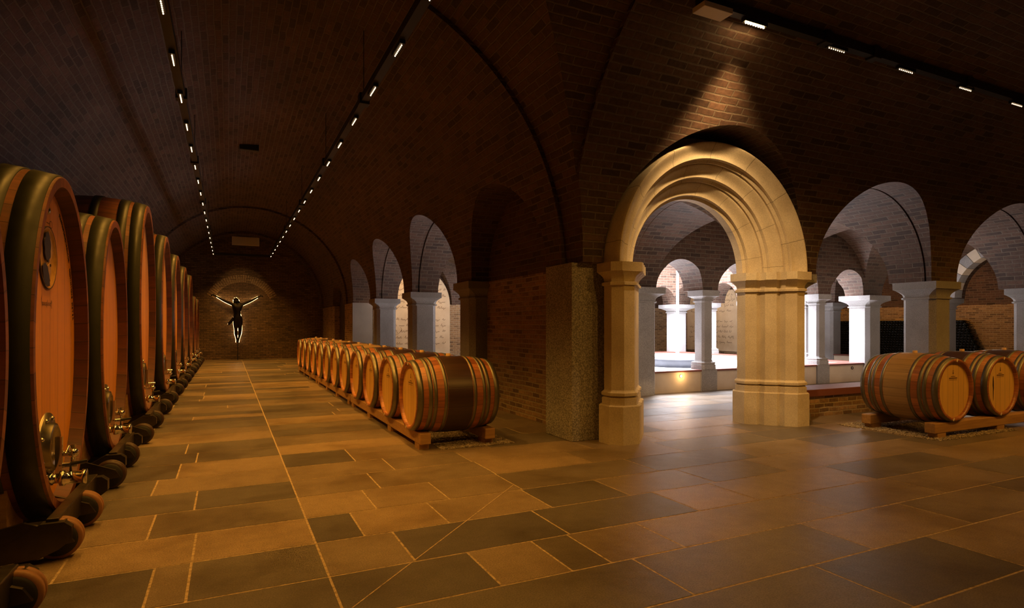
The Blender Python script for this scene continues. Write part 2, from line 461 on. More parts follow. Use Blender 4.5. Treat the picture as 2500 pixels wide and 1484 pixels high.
mass = MB(); mass.box(-3.3, 20.6, -3.4, 21.7, ZS, 5.0)
mo = mass.build('mass', M_BRICK)
tmp = []
for me in cuts:
    co = link('cutter', me); tmp.append(co)
    md = mo.modifiers.new('b', 'BOOLEAN'); md.operation = 'DIFFERENCE'; md.object = co; md.solver = 'EXACT'
dg = bpy.context.evaluated_depsgraph_get()
carved = bpy.data.meshes.new_from_object(mo.evaluated_get(dg))
bpy.data.objects.remove(mo)
for co in tmp:
    me = co.data; bpy.data.objects.remove(co); bpy.data.meshes.remove(me)
uvl = carved.uv_layers[0] if carved.uv_layers else carved.uv_layers.new(name='UVMap')
uvl.name = 'UVMap'
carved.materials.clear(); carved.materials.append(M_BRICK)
for p in carved.polygons:
    p.material_index = 0
    c = p.center; n = p.normal; hit = None
    if c.z > ZS + 0.001:
        for (ax, cc, r, zs) in CYL:
            q = c.x if ax == 'Y' else c.y
            along = n.y if ax == 'Y' else n.x
            if abs(along) > 0.05: continue
            if abs(math.hypot(q - cc, c.z - zs) - r) < 0.006:
                hit = (ax, cc, r, zs); break
    a = max(range(3), key=lambda i: abs(n[i]))
    for li in p.loop_indices:
        co = carved.vertices[carved.loops[li].vertex_index].co
        if hit:
            ax, cc, r, zs = hit
            q = co.x if ax == 'Y' else co.y
            ang = atan2(co.z - zs, q - cc)
            uvl.data[li].uv = ((co.y if ax == 'Y' else co.x), ang * r)
        else:
            uvl.data[li].uv = (co.y, co.z) if a == 0 else (co.x, co.z) if a == 1 else (co.x, co.y)
ceil = link('ceiling', carved); tag(ceil, kind='structure')

# ------------------------------------------------------------------ walls below the springing
def wall(name, boxes, mat=None):
    m = MB()
    for b in boxes: m.box(*b)
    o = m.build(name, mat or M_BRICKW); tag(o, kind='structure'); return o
wall('wall_left', [(-2.5, -1.95, -3.0, 21.25, 0, ZS)])
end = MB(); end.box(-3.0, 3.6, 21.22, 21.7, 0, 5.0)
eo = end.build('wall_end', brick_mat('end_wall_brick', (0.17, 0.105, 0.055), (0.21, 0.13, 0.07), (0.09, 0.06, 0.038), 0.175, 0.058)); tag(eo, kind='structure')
wall('wall_nave_right', [(2.95, 3.45, 15.72, 16.97, 0, ZS), (2.95, 3.45, 18.73, 21.22, 0, ZS)])
wall('wall_blind_arch', [(3.20, 3.45, 5.25, 7.45, 0, ZS + 0.0)])
wall('wall_back', [(-2.5, 3.4, -3.4, -3.0, 0, ZS), (2.95, 3.4, -3.0, -0.2, 0, ZS), (3.4, 20.0, -0.7, -0.2, 0, ZS)])
wall('wall_cloister_north', [(3.40, 14.6, 15.84, 16.3, 0, ZS)])
wall('wall_cloister_east', [(14.13, 14.7, 13.0, 15.9, 0, ZS)])
wall('wall_far_right', [(19.53, 20.1, -0.5, 16.3, 0, ZS), (14.6, 20.1, 15.98, 16.4, 0, ZS)])

# ------------------------------------------------------------------ floor
rnd = random.Random(7)
def gp(x, y):
    d = HC * FPX / (y - 795); l = (x - 1250) / FPX * d
    return d * sin(TH) + l * cos(TH), d * cos(TH) - l * sin(TH)
rows = [-3.0, -2.6, -2.1, -1.7, -1.2, -0.75, -0.3, 0.1, 0.5, 0.95, 1.4, 1.85, 2.27, 2.68, 3.12, 3.55, 4.0, 4.45, 4.88, 5.38, 5.78, 6.26]
while rows[-1] < 21.1: rows.append(rows[-1] + rnd.choice([0.28, 0.35, 0.42, 0.5]))
rows[-1] = 21.22
JP = [(1176, 1382), (1340, 1352), (980, 1326), (1328, 1265), (868, 1273), (1060, 1243), (896, 1212), (1061, 1189), (1291, 1206), (906, 1166), (1223, 1165),
      (942, 1127), (1167, 1132), (854, 1110), (1119, 1108), (454, 1462), (368, 1420), (475, 1330), (372, 1280), (479, 1217), (380, 1186), (437, 1149), (481, 1117),
      (1615, 1405), (1600, 1300), (1440, 1340), (1470, 1180), (1640, 1220), (1550, 1130), (1760, 1190), (1990, 1290), (2200, 1230), (1850, 1130), (2300, 1200), (2060, 1150)]
joint = {}
for p in JP:
    X, Y = gp(*p)
    for i in range(len(rows) - 1):
        if rows[i] <= Y < rows[i + 1]: joint.setdefault(i, []).append(X)
fv = []; ff = []; tones = []; fmat = []
def quad(x0, x1, y0, y1, z, tone, mi):
    b = len(fv); fv.extend([(x0, y0, z), (x1, y0, z), (x1, y1, z), (x0, y1, z)]); ff.append((b, b + 1, b + 2, b + 3)); tones.append(tone); fmat.append(mi)
quad(-2.5, 20.0, -3.2, 21.5, -0.0012, 0.5, 1)
for i in range(len(rows) - 1):
    y0, y1 = rows[i], rows[i + 1]
    cs = sorted(joint.get(i, []) + [0.40])
    x = -1.98; allc = [x]
    lim = cs + [19.6]
    for t in lim:
        while t - allc[-1] > 1.45:
            step = rnd.uniform(0.75, 1.35)
            if t - allc[-1] - step < 0.4: step = (t - allc[-1]) / 2
            allc.append(allc[-1] + step)
        allc.append(t)
    for a, b in zip(allc, allc[1:]):
        if b - a < 0.02: continue
        g = 0.0055
        r = rnd.random(); tone = rnd.choice([rnd.uniform(0.0, 0.35), rnd.uniform(0.3, 0.7), rnd.uniform(0.65, 1.0)])
        quad(a + g, b - g, y0 + g, y1 - g, rnd.uniform(-0.0004, 0.0004), tone, 0)
# thin sawn joint running diagonally over the slabs
p0 = Vector(gp(860, 1484)); p1 = Vector(gp(1252, 1185)); t = (p1 - p0).normalized(); nn = Vector((-t.y, t.x)) * 0.003
b = len(fv); fv.extend([(*(p0 - nn), 0.0012), (*(p0 + nn), 0.0012), (*(p1 + nn), 0.0012), (*(p1 - nn), 0.0012)]); ff.append((b, b + 1, b + 2, b + 3)[::-1]); tones.append(0.5); fmat.append(1)
me = bpy.data.meshes.new('floor'); me.from_pydata(fv, [], ff)
at = me.attributes.new('tone', 'FLOAT', 'FACE')
for i, tt in enumerate(tones): at.data[i].value = tt
me.materials.append(M_FLOOR); me.materials.append(M_JOINT)
for p in me.polygons:
    p.material_index = fmat[p.index]
    if p.normal.z < 0: p.flip()
fl = link('floor', me); tag(fl, kind='structure')

# ------------------------------------------------------------------ granite columns and piers
def column(name, cx, cy, hs, hc, z0, label, base=True, cap_h=0.24, top=ZS, group=None, hcy=None, mat=None, ch=0.3):
    hcy = hcy or hc; mat = mat or M_GRAN
    t = empty(name, (cx, cy, z0), 0, label, 'column', group)
    zt = top - z0
    c = hs * ch
    m = MB(); zb = 0.16 if base else 0.0
    m.stack([(zb, hs, hs, c), (zt - cap_h, hs, hs, c)]); m.build('shaft', mat, t)
    m = MB(); a = cap_h
    e = 0.0
    secs = [(zt - a, hs, hs, c), (zt - a + 0.008, hs + 0.022, hs + 0.022, c), (zt - a + 0.028, hs + 0.022, hs + 0.022, c), (zt - a + 0.034, hs + 0.004, hs + 0.004, c)]
    K = 7; za, zb2 = zt - a + 0.034, zt - 0.10
    for k in range(1, K + 1):
        f = k / K; q = 1 - cos(f * pi / 2)
        secs.append((za + (zb2 - za) * sin(f * pi / 2) ** 1.0 * 1.0 if False else za + (zb2 - za) * f ** 0.75, hs + 0.004 + (hc - 0.015 - hs) * q, hs + 0.004 + (hcy - 0.015 - hs) * q, c * (1 - f)))
    secs += [(zb2 + 0.002, hc, hcy, 0.004), (zt, hc, hcy, 0.004)]
    m.stack(secs); m.build('capital', mat, t)
    if base:
        m = MB(); w = hs + 0.045
        m.stack([(0, w, w, c), (0.075, w, w, c), (0.085, w - 0.012, w - 0.012, c), (0.10, w - 0.004, w - 0.004, c), (0.118, w - 0.004, w - 0.004, c), (0.13, hs + 0.012, hs + 0.012, c), (0.16, hs, hs, c)])
        m.build('base', mat, t)
    return t
column('granite_column', 3.20, 7.68, 0.24, 0.30, 0, 'stout granite column built against the end of the blind brick arch, behind the small barrels')
column('granite_column', 3.20, 10.49, 0.215, 0.29, 0, 'grey granite column in the left arcade, second from the blind brick wall')
column('granite_column', 3.20, 13.33, 0.215, 0.29, 0, 'grey granite column in the left arcade, farthest free standing one')
column('granite_column', 5.94, 4.95, 0.20, 0.27, 0, 'granite column mostly hidden directly behind the right jamb of the sandstone portal')
column('granite_column', 8.79, 4.93, 0.215, 0.29, 0, 'large granite column behind the nearest barrel on the right, one face daylit blue')
column('granite_column', 11.72, 4.93, 0.215, 0.29, 0, 'granite column cut by the right edge of the photo, right of the striped arch')
column('granite_pier', 5.86, 7.70, 0.25, 0.36, 0, 'broad granite pier seen through the portal opening beside the left jamb', base=False, ch=0.1)
column('granite_pier', 8.79, 7.72, 0.22, 0.30, 0, 'granite pier of the court arcade hidden behind the right portal jamb', base=False)
column('granite_pier', 11.66, 7.72, 0.22, 0.33, 0, 'daylit blue white granite pier at the near right corner of the court', base=False)
column('granite_pier', 11.66, 10.49, 0.22, 0.30, 0, 'granite pier in the middle of the far right court arcade', base=False)
column('granite_pier', 11.66, 13.31, 0.22, 0.36, 0, 'overexposed granite pier at the far corner of the court, behind the water jet', base=False)
column('granite_pier', 8.79, 13.31, 0.22, 0.30, 0, 'granite pier in the middle of the back court arcade', base=False)
column('granite_pier', 5.94, 13.31, 0.22, 0.30, 0, 'granite pier at the far left corner of the court, seen through the left arcade', base=False)
column('granite_pier', 5.94, 10.49, 0.22, 0.30, 0, 'granite pier in the middle of the left court arcade', base=False)
column('granite_column', 14.42, 7.75, 0.20, 0.29, 0, 'pale granite column under the foot of the striped voussoir arch')
column('granite_column', 14.42, 10.49, 0.20, 0.29, 0, 'shaded granite column beyond the court, left of the bluish corner pier')
column('granite_column', 14.42, 13.31, 0.20, 0.29, 0, 'granite column farthest away beyond the back corner of the court')
for i, x in enumerate(S_BAYS[:2]):
    column('slender_column', x, 7.72, 0.115, 0.185, 0.36, ['slender granite column on the low cream wall, seen in the middle of the portal opening', 'slender granite column on the low wall, seen just right of the portal'][i], cap_h=0.20)
    column('slender_column', x, 13.27, 0.115, 0.185, 0.36, ['slender column on the back court wall, left half', 'slender column on the back court wall, right half'][i], cap_h=0.20)
for i, y in enumerate(W_BAYS[:2]):
    column('slender_column', 5.98, y, 0.115, 0.185, 0.36, ['slender column on the left court wall, nearer half', 'slender column on the left court wall, farther half'][i], cap_h=0.20)
    column('slender_column', 11.62, y, 0.115, 0.185, 0.36, ['slender column on the right court wall, nearer half', 'slender column on the right court wall, farther half'][i], cap_h=0.20)

m = MB(); m.box(2.93, 3.42, 4.79, 5.30, 0, ZS, bev=0.006)
tag(m.build('granite_block_pier', M_GRANP), 'square grey granite corner pier left of the sandstone portal', 'pier')
m = MB(); m.box(2.93, 3.45, 15.70, 15.78, 0, ZS)
tag(m.build('granite_pier', M_GRAN), 'thin granite pilaster in the far end of the left arcade', 'pier')
m = MB(); m.box(14.1, 14.7, 4.68, 5.28, 0, ZS - 0.002, bev=0.006)
tag(m.build('granite_pier', M_GRAN), 'granite corner pier at the far right end of the aisle wall', 'pier')

# ------------------------------------------------------------------ sandstone portal
PX, PS = 4.51, 1.69
portal = empty('sandstone_portal', (PX, 4.62, 0), 0, 'round arched sandstone portal with three stepped orders on clustered shafts, lit warm', 'portal')
def prev(prof, name, ph=0.35):
    """revolve (r, y) profile through the half circle"""
    n = 96; vs = []; fs = []; uvs = []
    rm = sum(p[0] for p in prof) / len(prof)
    for k in range(n + 1):
        a = pi * k / n
        for (r, y) in prof: vs.append((r * cos(a), y - 4.62, PS + r * sin(a)))
    q = len(prof)
    kk = 7.0
    for k in range(n):
        for j in range(q - 1):
            fs.append((k * q + j, k * q + j + 1, (k + 1) * q + j + 1, (k + 1) * q + j))
            u0, u1 = kk * k / n + ph, kk * (k + 1) / n + ph
            uvs.append([(u0, j), (u0, j + 1), (u1, j + 1), (u1, j)])
    mb = MB(); mb.add(vs, fs, False, None, uvs)
    o = mb.build(name, M_VOUS, portal)
    bm = bmesh.new(); bm.from_mesh(o.data); bmesh.ops.recalc_face_normals(bm, faces=bm.faces)
    for f in bm.faces: f.smooth = True
    bm.to_mesh(o.data); bm.free()
    o.data.set_sharp_from_angle(angle=math.radians(35))
    return o
def roll(r0, r1, y0, dep, back):
    """one arch order: narrow fillet, convex face, deep undercut"""
    w = r1 - r0; p = [(r1, back), (r1, y0 + 0.03), (r1 - 0.012, y0)]
    for k in range(9):
        a = pi / 2 * k / 8
        p.append((r0 + 0.035 + (w - 0.055) * cos(a), y0 + 0.085 * sin(a) ** 3))
    p += [(r0 + 0.03, y0 + 0.10), (r0 + 0.03, y0 + dep - 0.03), (r0, y0 + dep - 0.01), (r0, back)]
    return p
prev(roll(1.085, 1.275, 4.47, 0.15, 4.80), 'arch_order')
prev(roll(0.930, 1.095, 4.63, 0.15, 4.95), 'arch_order', 0.85)
prev(roll(0.775, 0.940, 4.79, 0.15, 5.02), 'arch_order', 0.55)
prev([(0.90, 4.94), (0.90, 5.02), (1.37, 5.02), (1.37, 4.74), (1.06, 4.74), (1.06, 4.8), (0.9, 4.94)], 'arch_backing')
for sgn in (-1, 1):
    for (dx, y) in ((1.155, 4.61), (1.02, 4.765), (0.885, 4.92)):
        cx, cy = sgn * dx, y - 4.62
        c8 = 0.586
        m = MB(); h = 0.142
        m.stack([(0.455, h, h, h * c8), (1.49, h, h, h * c8)], cx, cy); m.build('shaft', M_SAND, portal)
        m = MB(); h2 = 0.162
        m.stack([(0.36, h2, h2, h2 * c8), (0.425, h2, h2, h2 * c8), (0.437, h2 - .022, h2 - .022, .08), (0.450, h2 + .004, h2 + .004, h2 * c8), (0.475, h2 + .004, h2 + .004, h2 * c8), (0.49, 0.147, 0.147, 0.085), (0.50, 0.142, 0.142, .083)], cx, cy)
        m.build('base', M_SAND, portal)
        m = MB(); m.stack([(0, 0.185, 0.175, 0.092), (0.352, 0.185, 0.175, 0.092), (0.362, 0.178, 0.168, 0.092)], cx, cy); m.build('plinth', M_SAND, portal)
        m = MB(); s = [(1.474, 0.142, 0.142, .083), (1.479, 0.163, 0.163, .095), (1.503, 0.163, 0.163, .095), (1.512, 0.142, 0.142, .083)]
        for k in range(1, 9):
            f = k / 8; q = 1 - cos(f * pi / 2); s.append((1.512 + 0.093 * f ** 0.8, 0.142 + 0.048 * q, 0.142 + 0.048 * q, 0.083))
        s += [(1.607, 0.188, 0.188, 0.075), (1.69, 0.188, 0.188, 0.075)]
        m.stack(s, cx, cy); m.build('capital', M_SAND, portal)
    m = MB()
    for (a0, a1, y0) in ((1.0, 1.40, 4.80), (0.87, 1.10, 4.94)):
        x0, x1 = sorted((sgn * a0, sgn * a1)); m.box(x0, x1, y0 - 4.62, 5.05 - 4.62, 0, PS)
    m.build('jamb', M_SAND, portal)

# ------------------------------------------------------------------ low walls
def low_wall(x0, x1, y0, y1, label, h=0.33, plinths=(), lamps=(), axis='X', group='low cream walls round the court'):
    t = empty('low_wall', ((x0 + x1) / 2, (y0 + y1) / 2, 0), 0, label, 'wall', group)
    ox, oy = (x0 + x1) / 2, (y0 + y1) / 2
    m = MB(); m.box(x0 - ox, x1 - ox, y0 - oy, y1 - oy, 0, h); m.build('panel', M_CREAM, t)
    e = 0.025
    m = MB(); m.box(x0 - ox - (e if axis == 'Y' else 0), x1 - ox + (e if axis == 'Y' else 0), y0 - oy - (e if axis == 'X' else 0), y1 - oy + (e if axis == 'X' else 0), h, h + 0.03, bev=0.004); m.build('coping', M_COPING, t)
    for p in plinths:
        m = MB()
        if axis == 'X': m.box(p - 0.17 - ox, p + 0.17 - ox, y0 - oy - 0.03, y1 - oy + 0.03, 0, 0.362)
        else: m.box(x0 - ox - 0.03, x1 - ox + 0.03, p - 0.17 - oy, p + 0.17 - oy, 0, 0.362)
        m.build('plinth', M_GRAN, t)
    return t
low_wall(6.08, 8.60, 7.60, 7.84, 'low cream wall with red coping and a glowing round lamp, framed by the portal opening', plinths=(S_BAYS[0],))
low_wall(8.98, 11.47, 7.60, 7.84, 'low cream wall with red coping seen to the right of the portal', plinths=(S_BAYS[1],))
low_wall(6.1, 8.6, 13.15, 13.39, 'low court wall at the back, left half', plinths=(S_BAYS[0],))
low_wall(8.98, 11.5, 13.15, 13.39, 'low court wall at the back, right half', plinths=(S_BAYS[1],))
low_wall(5.86, 6.10, 7.92, 10.3, 'low court wall on the left side, nearer half', plinths=(W_BAYS[0],), axis='Y')
low_wall(5.86, 6.10, 10.7, 13.1, 'low court wall on the left side, farther half', plinths=(W_BAYS[1],), axis='Y')
low_wall(11.50, 11.74, 7.92, 10.3, 'low court wall on the right side, nearer half', plinths=(W_BAYS[0],), axis='Y')
low_wall(11.50, 11.74, 10.7, 13.1, 'low court wall on the right side, farther half', plinths=(W_BAYS[1],), axis='Y')
low_wall(14.30, 14.54, 7.95, 10.3, 'low wall in the arcade beyond the court, nearer half', axis='Y', group='low walls beyond the court')
low_wall(14.30, 14.54, 10.7, 13.1, 'low wall in the arcade beyond the court, farther half', axis='Y', group='low walls beyond the court')
def round_lamp(x, z, lit, label):
    t = empty('wall_lamp', (x, 7.60, z), 0, label, 'lamp')
    m = MB(); m.lathe([(0.0, 0.030), (-0.012, 0.030), (-0.012, 0.020), (0.0, 0.020)], 24, 'Y'); m.build('ring', M_BLACK if not lit else M_SAND, t)
    m = MB(); m.disk(-0.004, 0.020, 24, 'Y'); m.build('lens', M_SPOTW if lit else M_CREAM, t)
    if lit:
        l = lamp('wall_lamp_light', 'POINT', (x, 7.50, z), 2.2, (1, 0.58, 0.22), shadow_soft_size=0.03)
def onY(px, py, Y):
    u = (px - 1250) / FPX; d = Y / (cos(TH) - u * sin(TH)); return d * (sin(TH) + u * cos(TH)), HC + (795 - py) * d / FPX
x, z = onY(1662, 918, 7.60); round_lamp(x, z, True, 'small round glowing lamp set in the low cream wall')
x, z = onY(2080, 898, 7.60); round_lamp(x, z, False, 'small unlit black ringed lamp in the low wall right of the portal')
x, z = onY(1816, 910, 7.60); round_lamp(x, z, False, 'small unlit black ringed lamp at the edge of the right portal jamb')
def bench(x0, x1, y0, y1, label):
    ox, oy = (x0 + x1) / 2, (y0 + y1) / 2
    t = empty('brick_bench', (ox, oy, 0), 0, label, 'bench')
    m = MB(); m.box(x0 - ox, x1 - ox, y0 - oy, y1 - oy, 0, 0.25); m.build('brick_base', M_BRICKW, t)
    m = MB(); m.box(x0 - ox, x1 - ox, y0 - oy - 0.05, y1 - oy + 0.04, 0.25, 0.335, bev=0.006); m.build('seat_slab', M_COPING, t)
bench(6.16, 8.56, 4.85, 5.15, 'low brick bench with dark red slab between the portal and the big granite column')
bench(9.02, 11.5, 4.85, 5.15, 'low brick bench hidden behind the barrels on the right')
bench(12.0, 14.1, 4.85, 5.15, 'low brick bench at the far right end of the aisle')

# ------------------------------------------------------------------ the court: white gravel, basin, water
m = MB(); m.box(6.10, 11.50, 7.84, 13.15, 0.0, 0.235); o = m.build('court_floor', M_GRAVELW); tag(o, 'raised bed of white gravel filling the court floor', 'gravel', kind='stuff')
bas = empty('fountain_basin', (8.75, 9.95, 0.235), 0, 'dark round stone fountain basin standing in the white court gravel', 'fountain')
m = MB(); m.lathe([(0, 0.60), (0.0, 0.66), (0.15, 0.69), (0.165, 0.685), (0.165, 0.62), (0.12, 0.60), (0.12, 0.0001)], 64, 'Z'); m.build('bowl', M_BASIN, bas)
m = MB(); m.disk(0.14, 0.61, 48, 'Z'); m.build('water', M_WATER, bas)
m = MB(); m.tube([(8.75, 9.95, 4.6), (8.75, 9.95, 2.0), (8.75, 9.95, 0.37)], [0.02, 0.028, 0.035], 12)
tag(m.build('water_jet', M_JET), 'thin white column of falling water above the fountain basin', 'water')

# ------------------------------------------------------------------ parchment panels with handwriting
def ribbon(mb, pts, w, y=0.0):
    vs = []; fs = []
    P = [Vector((p[0], p[1])) for p in pts]
    for i, p in enumerate(P):
        t = (P[min(i + 1, len(P) - 1)] - P[max(i - 1, 0)])
        if t.length < 1e-6: t = Vector((1, 0))
        t.normalize(); n = Vector((-t.y, t.x)) * (w * (0.55 + 0.45 * abs(t.y)) / 2)
        vs += [(p.x + n.x, y, p.y + n.y), (p.x - n.x, y, p.y - n.y)]
    for i in range(len(P) - 1): fs.append((2 * i, 2 * i + 1, 2 * i + 3, 2 * i + 2))
    mb.add(vs, fs)
def handwriting(mb, x0, x1, z0, z1, seed, line=0.165, w=0.008):
    r = random.Random(seed); z = z1 - line * 0.6; i = 0
    while z > z0 + 0.03:
        i += 1
        if i % 6 == 0: z -= line; continue
        x = x0 + r.uniform(0.0, 0.15) * (x1 - x0)
        while x < x1 - 0.12:
            L = r.randint(3, 8); pts = []; a = 0.024
            for k in range(L):
                hgt = r.choice([1, 1, 1, 1, 3.0, 2.6, -2.6]) if k else r.choice([2.8, 1.6, 3.4])
                for q in range(8):
                    f = q / 8.0
                    xx = x + f * 0.032 + 0.013 * sin(2 * pi * f); base = sin(2 * pi * f) * a * 0.5
                    up = max(0, sin(pi * f)) ** 2 * a * (hgt - 1 if hgt > 1 else hgt + 1 if hgt < 0 else 0)
                    zz = z + base + up; pts.append((xx + (zz - z) * 0.45, zz))
                x += 0.032
                if x > x1 - 0.06: break
            ribbon(mb, pts, w * 0.8); x += r.uniform(0.03, 0.07)
        if r.random() < 0.7:   # flourish
            cx = r.uniform(x0 + 0.3, x1 - 0.3); R = r.uniform(0.08, 0.17); pts = []
            for q in range(40):
                f = q / 39.0; an = 2.0 + f * 6.2
                pts.append((cx + R * 1.7 * (f - 0.5) * 2.2 + R * cos(an) * 0.9, z - 0.02 + R * 0.62 * sin(an) + (f - 0.5) * R * 1.0))
            pts = [p for p in pts if x0 < p[0] < x1]
            if len(pts) > 3: ribbon(mb, pts, w)
        z -= line
def panel(loc, rz, w, rise, label, seed, zb=0.30):
    t = empty('lettered_panel', loc, rz, label, 'wall panel', 'parchment panels covered in handwriting')
    m = MB(); n = 32; h = w / 2
    pr = [(h, zb), (h, ZS)] + [(h * cos(pi * k / n), ZS + rise * sin(pi * k / n)) for k in range(1, n)] + [(-h, ZS), (-h, zb)]
    q = len(pr)
    m.add([(p, 0.0, z) for p, z in pr] + [(p, -0.04, z) for p, z in pr], [[k, (k + 1) % q, q + (k + 1) % q, q + k] for k in range(q)] + [[q + k for k in range(q)], list(range(q))[::-1]])
    m.build('panel', M_PARCH, t)
    m = MB(); handwriting(m, -h + 0.08, h - 0.08, zb + 0.05, ZS + rise * 0.62, seed)
    o = m.build('handwriting', M_INKB, t); o.location.y = -0.043
    return t
panel((4.57, 15.84, 0), 0, 2.15, 1.05, 'tall backlit parchment panel with brown handwriting seen between the left arcade columns', 3)
panel((7.355, 15.84, 0), 0, 2.0, 1.0, 'handwritten parchment panel on the back cloister wall, behind the left half of the court', 5)
panel((10.225, 15.84, 0), 0, 2.0, 1.0, 'handwritten parchment panel on the back cloister wall, behind the right half of the court', 8)
panel((14.13, 14.45, 0), -pi / 2, 2.2, 1.0, 'handwritten parchment panel seen at the right edge of the portal opening', 11)
# warm washes on those panels
for i, (x, y, tx, ty, e) in enumerate(((4.57, 14.6, 4.5, 15.8, 85), (10.2, 14.6, 10.2, 15.8, 40), (13.0, 14.2, 14.1, 14.4, 60), (7.35, 14.6, 7.35, 15.8, 40))):
    lamp('panel_wash', 'SPOT', (x, y, 2.60), e, (1.0, 0.60, 0.27), target=(tx, ty, 1.35), spot_size=math.radians(120), spot_blend=0.8, shadow_soft_size=0.08)
# small luminaires giving that light
for i, (x, y) in enumerate(((4.57, 14.6), (10.2, 14.6), (13.0, 14.2), (7.35, 14.6))):
    m = MB(); m.box(x - 0.05, x + 0.05, y - 0.05, y + 0.05, 2.63, 2.88); tag(m.build('wash_spotlight', M_BLACK), ['small black spotlight on the vault in front of the left parchment panel', 'small black spotlight on the back cloister vault, right half', 'small black spotlight in the far right cloister corner', 'small black spotlight on the back cloister vault, left half'][i], 'spotlight')

# ------------------------------------------------------------------ door, striped arch, light patch plate, blind arch, bottle stack
d = empty('door_1', (3.10, 17.85, 0)); tag(d, kind='structure')
m = MB(); n = 24; pr = [(0.86, 0), (0.86, ZS)] + [(0.86 * cos(pi * k / n), ZS + 0.58 * sin(pi * k / n)) for k in range(1, n)] + [(-0.86, ZS), (-0.86, 0)]
q = len(pr); m.add([(0.0, p, z) for p, z in pr] + [(0.06, p, z) for p, z in pr], [[k, (k + 1) % q, q + (k + 1) % q, q + k] for k in range(q)] + [[q + k for k in range(q)], list(range(q))[::-1]])
m.build('door_leaf', M_DARKWOOD, d)
m = MB(); m.tube([(-0.04, -0.1, 1.0), (-0.04, -0.1, 1.15)], 0.012); m.build('door_handle', M_HOOP, d)

def voussoirs():
    t = empty('striped_arch', (14.32, 6.42, ZS), 0, 'arch ring of alternating cream and grey stone blocks at the far right', 'arch')
    n = 17; r0, r1 = 0.90, 1.128
    for k in range(n):
        a0, a1 = pi * k / n, pi * (k + 1) / n; vs = []
        for x in (-0.25, 0.02):
            for r in (r0, r1):
                for a in (a0 + 0.004, (a0 + a1) / 2, a1 - 0.004): vs.append((x, r * cos(a), r * sin(a)))
        fs = [(0, 1, 4, 3), (1, 2, 5, 4), (6, 9, 10, 7), (7, 10, 11, 8), (0, 6, 7, 1), (1, 7, 8, 2), (3, 4, 10, 9), (4, 5, 11, 10), (0, 3, 9, 6), (2, 8, 11, 5)]
        m = MB(); m.add(vs, fs); m.build('voussoir', M_CREAM if k % 2 == 1 else M_GRAN, t)
voussoirs()

v = empty('light_patch_plate', (0.52, 21.21, 3.86), 0, 'pale slatted plate standing for a patch of light high on the end wall', 'light patch')  # made-up pale plate in place of a lit patch of brickwork
m = MB(); m.box(-0.41, 0.41, -0.02, 0, -0.14, 0.14); m.build('plate', M_PALE, v)
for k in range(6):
    m = MB(); m.box(-0.39, 0.39, -0.035, -0.021, -0.115 + k * 0.042, -0.095 + k * 0.042); m.build('slat', M_PALE, v)

m = MB(); n = 34
for k in range(n):
    a = math.radians(62) * (2 * (k + 0.5) / n - 1); R = 1.12; cz = 1.52
    Mx = Matrix.Translation((0.42 + R * sin(a) * 0.95, 21.215, cz + R * cos(a))) @ Matrix.Rotation(a, 4, 'Y')
    m.box(-0.026, 0.026, -0.012, 0.02, -0.12, 0.12, M=Mx)
tag(m.build('brick_arch_band', M_BRICKW), 'shallow arch of upright bricks in the end wall above the crucified figure', 'arch')

def bottle_stack(y0, y1, h, name_label):
    m = MB(); r = 0.045; row = 0; z = r
    while z < h:
        ins = row * 0.035
        y = y0 + ins + (r if row % 2 else 0)
        while y < y1 - (r if True else 0):
            m.lathe([(19.10, 0.0001), (19.10, 0.028), (19.085, 0.0425), (19.30, 0.0425), (19.42, 0.015), (19.50, 0.015)], 10, 'X', M=Matrix.Translation((0, y + r, z)))
            y += 2 * r
        z += r * 1.74; row += 1
    o = m.build('bottle_stack', M_GLASSB); tag(o, name_label, 'bottles', kind='stuff')
bottle_stack(9.15, 15.4, 1.28, 'black stack of lying bottles with a stepped end against the far right brick wall')

# ------------------------------------------------------------------ light tracks
def track(name, p0, p1, label, drops):
    t = empty(name, p0, 0, label, 'light track')
    v = Vector(p1) - Vector(p0); m = MB()
    if abs(v.y) > abs(v.x): m.box(-0.035, 0.035, 0, v.y, 0, 0.07)
    else: m.box(0, v.x, -0.035, 0.035, 0, 0.07)
    m.build('rail', M_BLACK, t)
    for s_ in drops:
        m = MB(); q = Vector(p0) + v * s_
        # rod up to the vault
        zc = ZS + sqrt(max(0.01, NR ** 2 - ((q.x - NX) if abs(v.y) > abs(v.x) else (q.y - AY)) ** 2))
        a = v * s_
        m.tube([(a.x, a.y, 0.06), (a.x, a.y, zc - p0[2] + 0.01)], 0.004, 8)
        m.build('hanging_rod', M_BLACK, t)
        m = MB(); m.box(a.x - 0.05, a.x + 0.05, a.y - 0.05, a.y + 0.05, -0.02, 0.09, bev=0.005); m.build('clamp', M_BLACK, t)
TZ = 3.32
track('light_track', (-0.41, -0.6, TZ), (-0.41, 20.55, TZ), 'long black light track on the left side of the nave vault', (0.10, 0.22, 0.34, 0.46, 0.60, 0.75, 0.9))
track('light_track', (1.22, -0.6, TZ), (1.22, 20.55, TZ), 'long black light track on the right side of the nave vault', (0.10, 0.2, 0.31, 0.43, 0.57, 0.72, 0.87))
TZA, YA = 3.665, 3.60
track('light_track', (3.38, YA, TZA), (15.9, YA, TZA), 'black light track crossing the upper right corner along the aisle', (0.12, 0.175, 0.3, 0.5, 0.8))
m = MB(); m.box(-0.40, 1.21, 20.50, 20.54, TZ - 0.02, TZ + 0.05)
tag(m.build('cross_rail', M_BLACK), 'black cross bar joining both light tracks in front of the end wall', 'rail')
m = MB(); m.box(3.38, 3.68, YA - 0.07, YA + 0.07, TZA - 0.045, TZA - 0.001, bev=0.004); tag(m.build('sensor_box', M_PALE), 'flat grey sensor box at the start of the aisle light track', 'sensor')
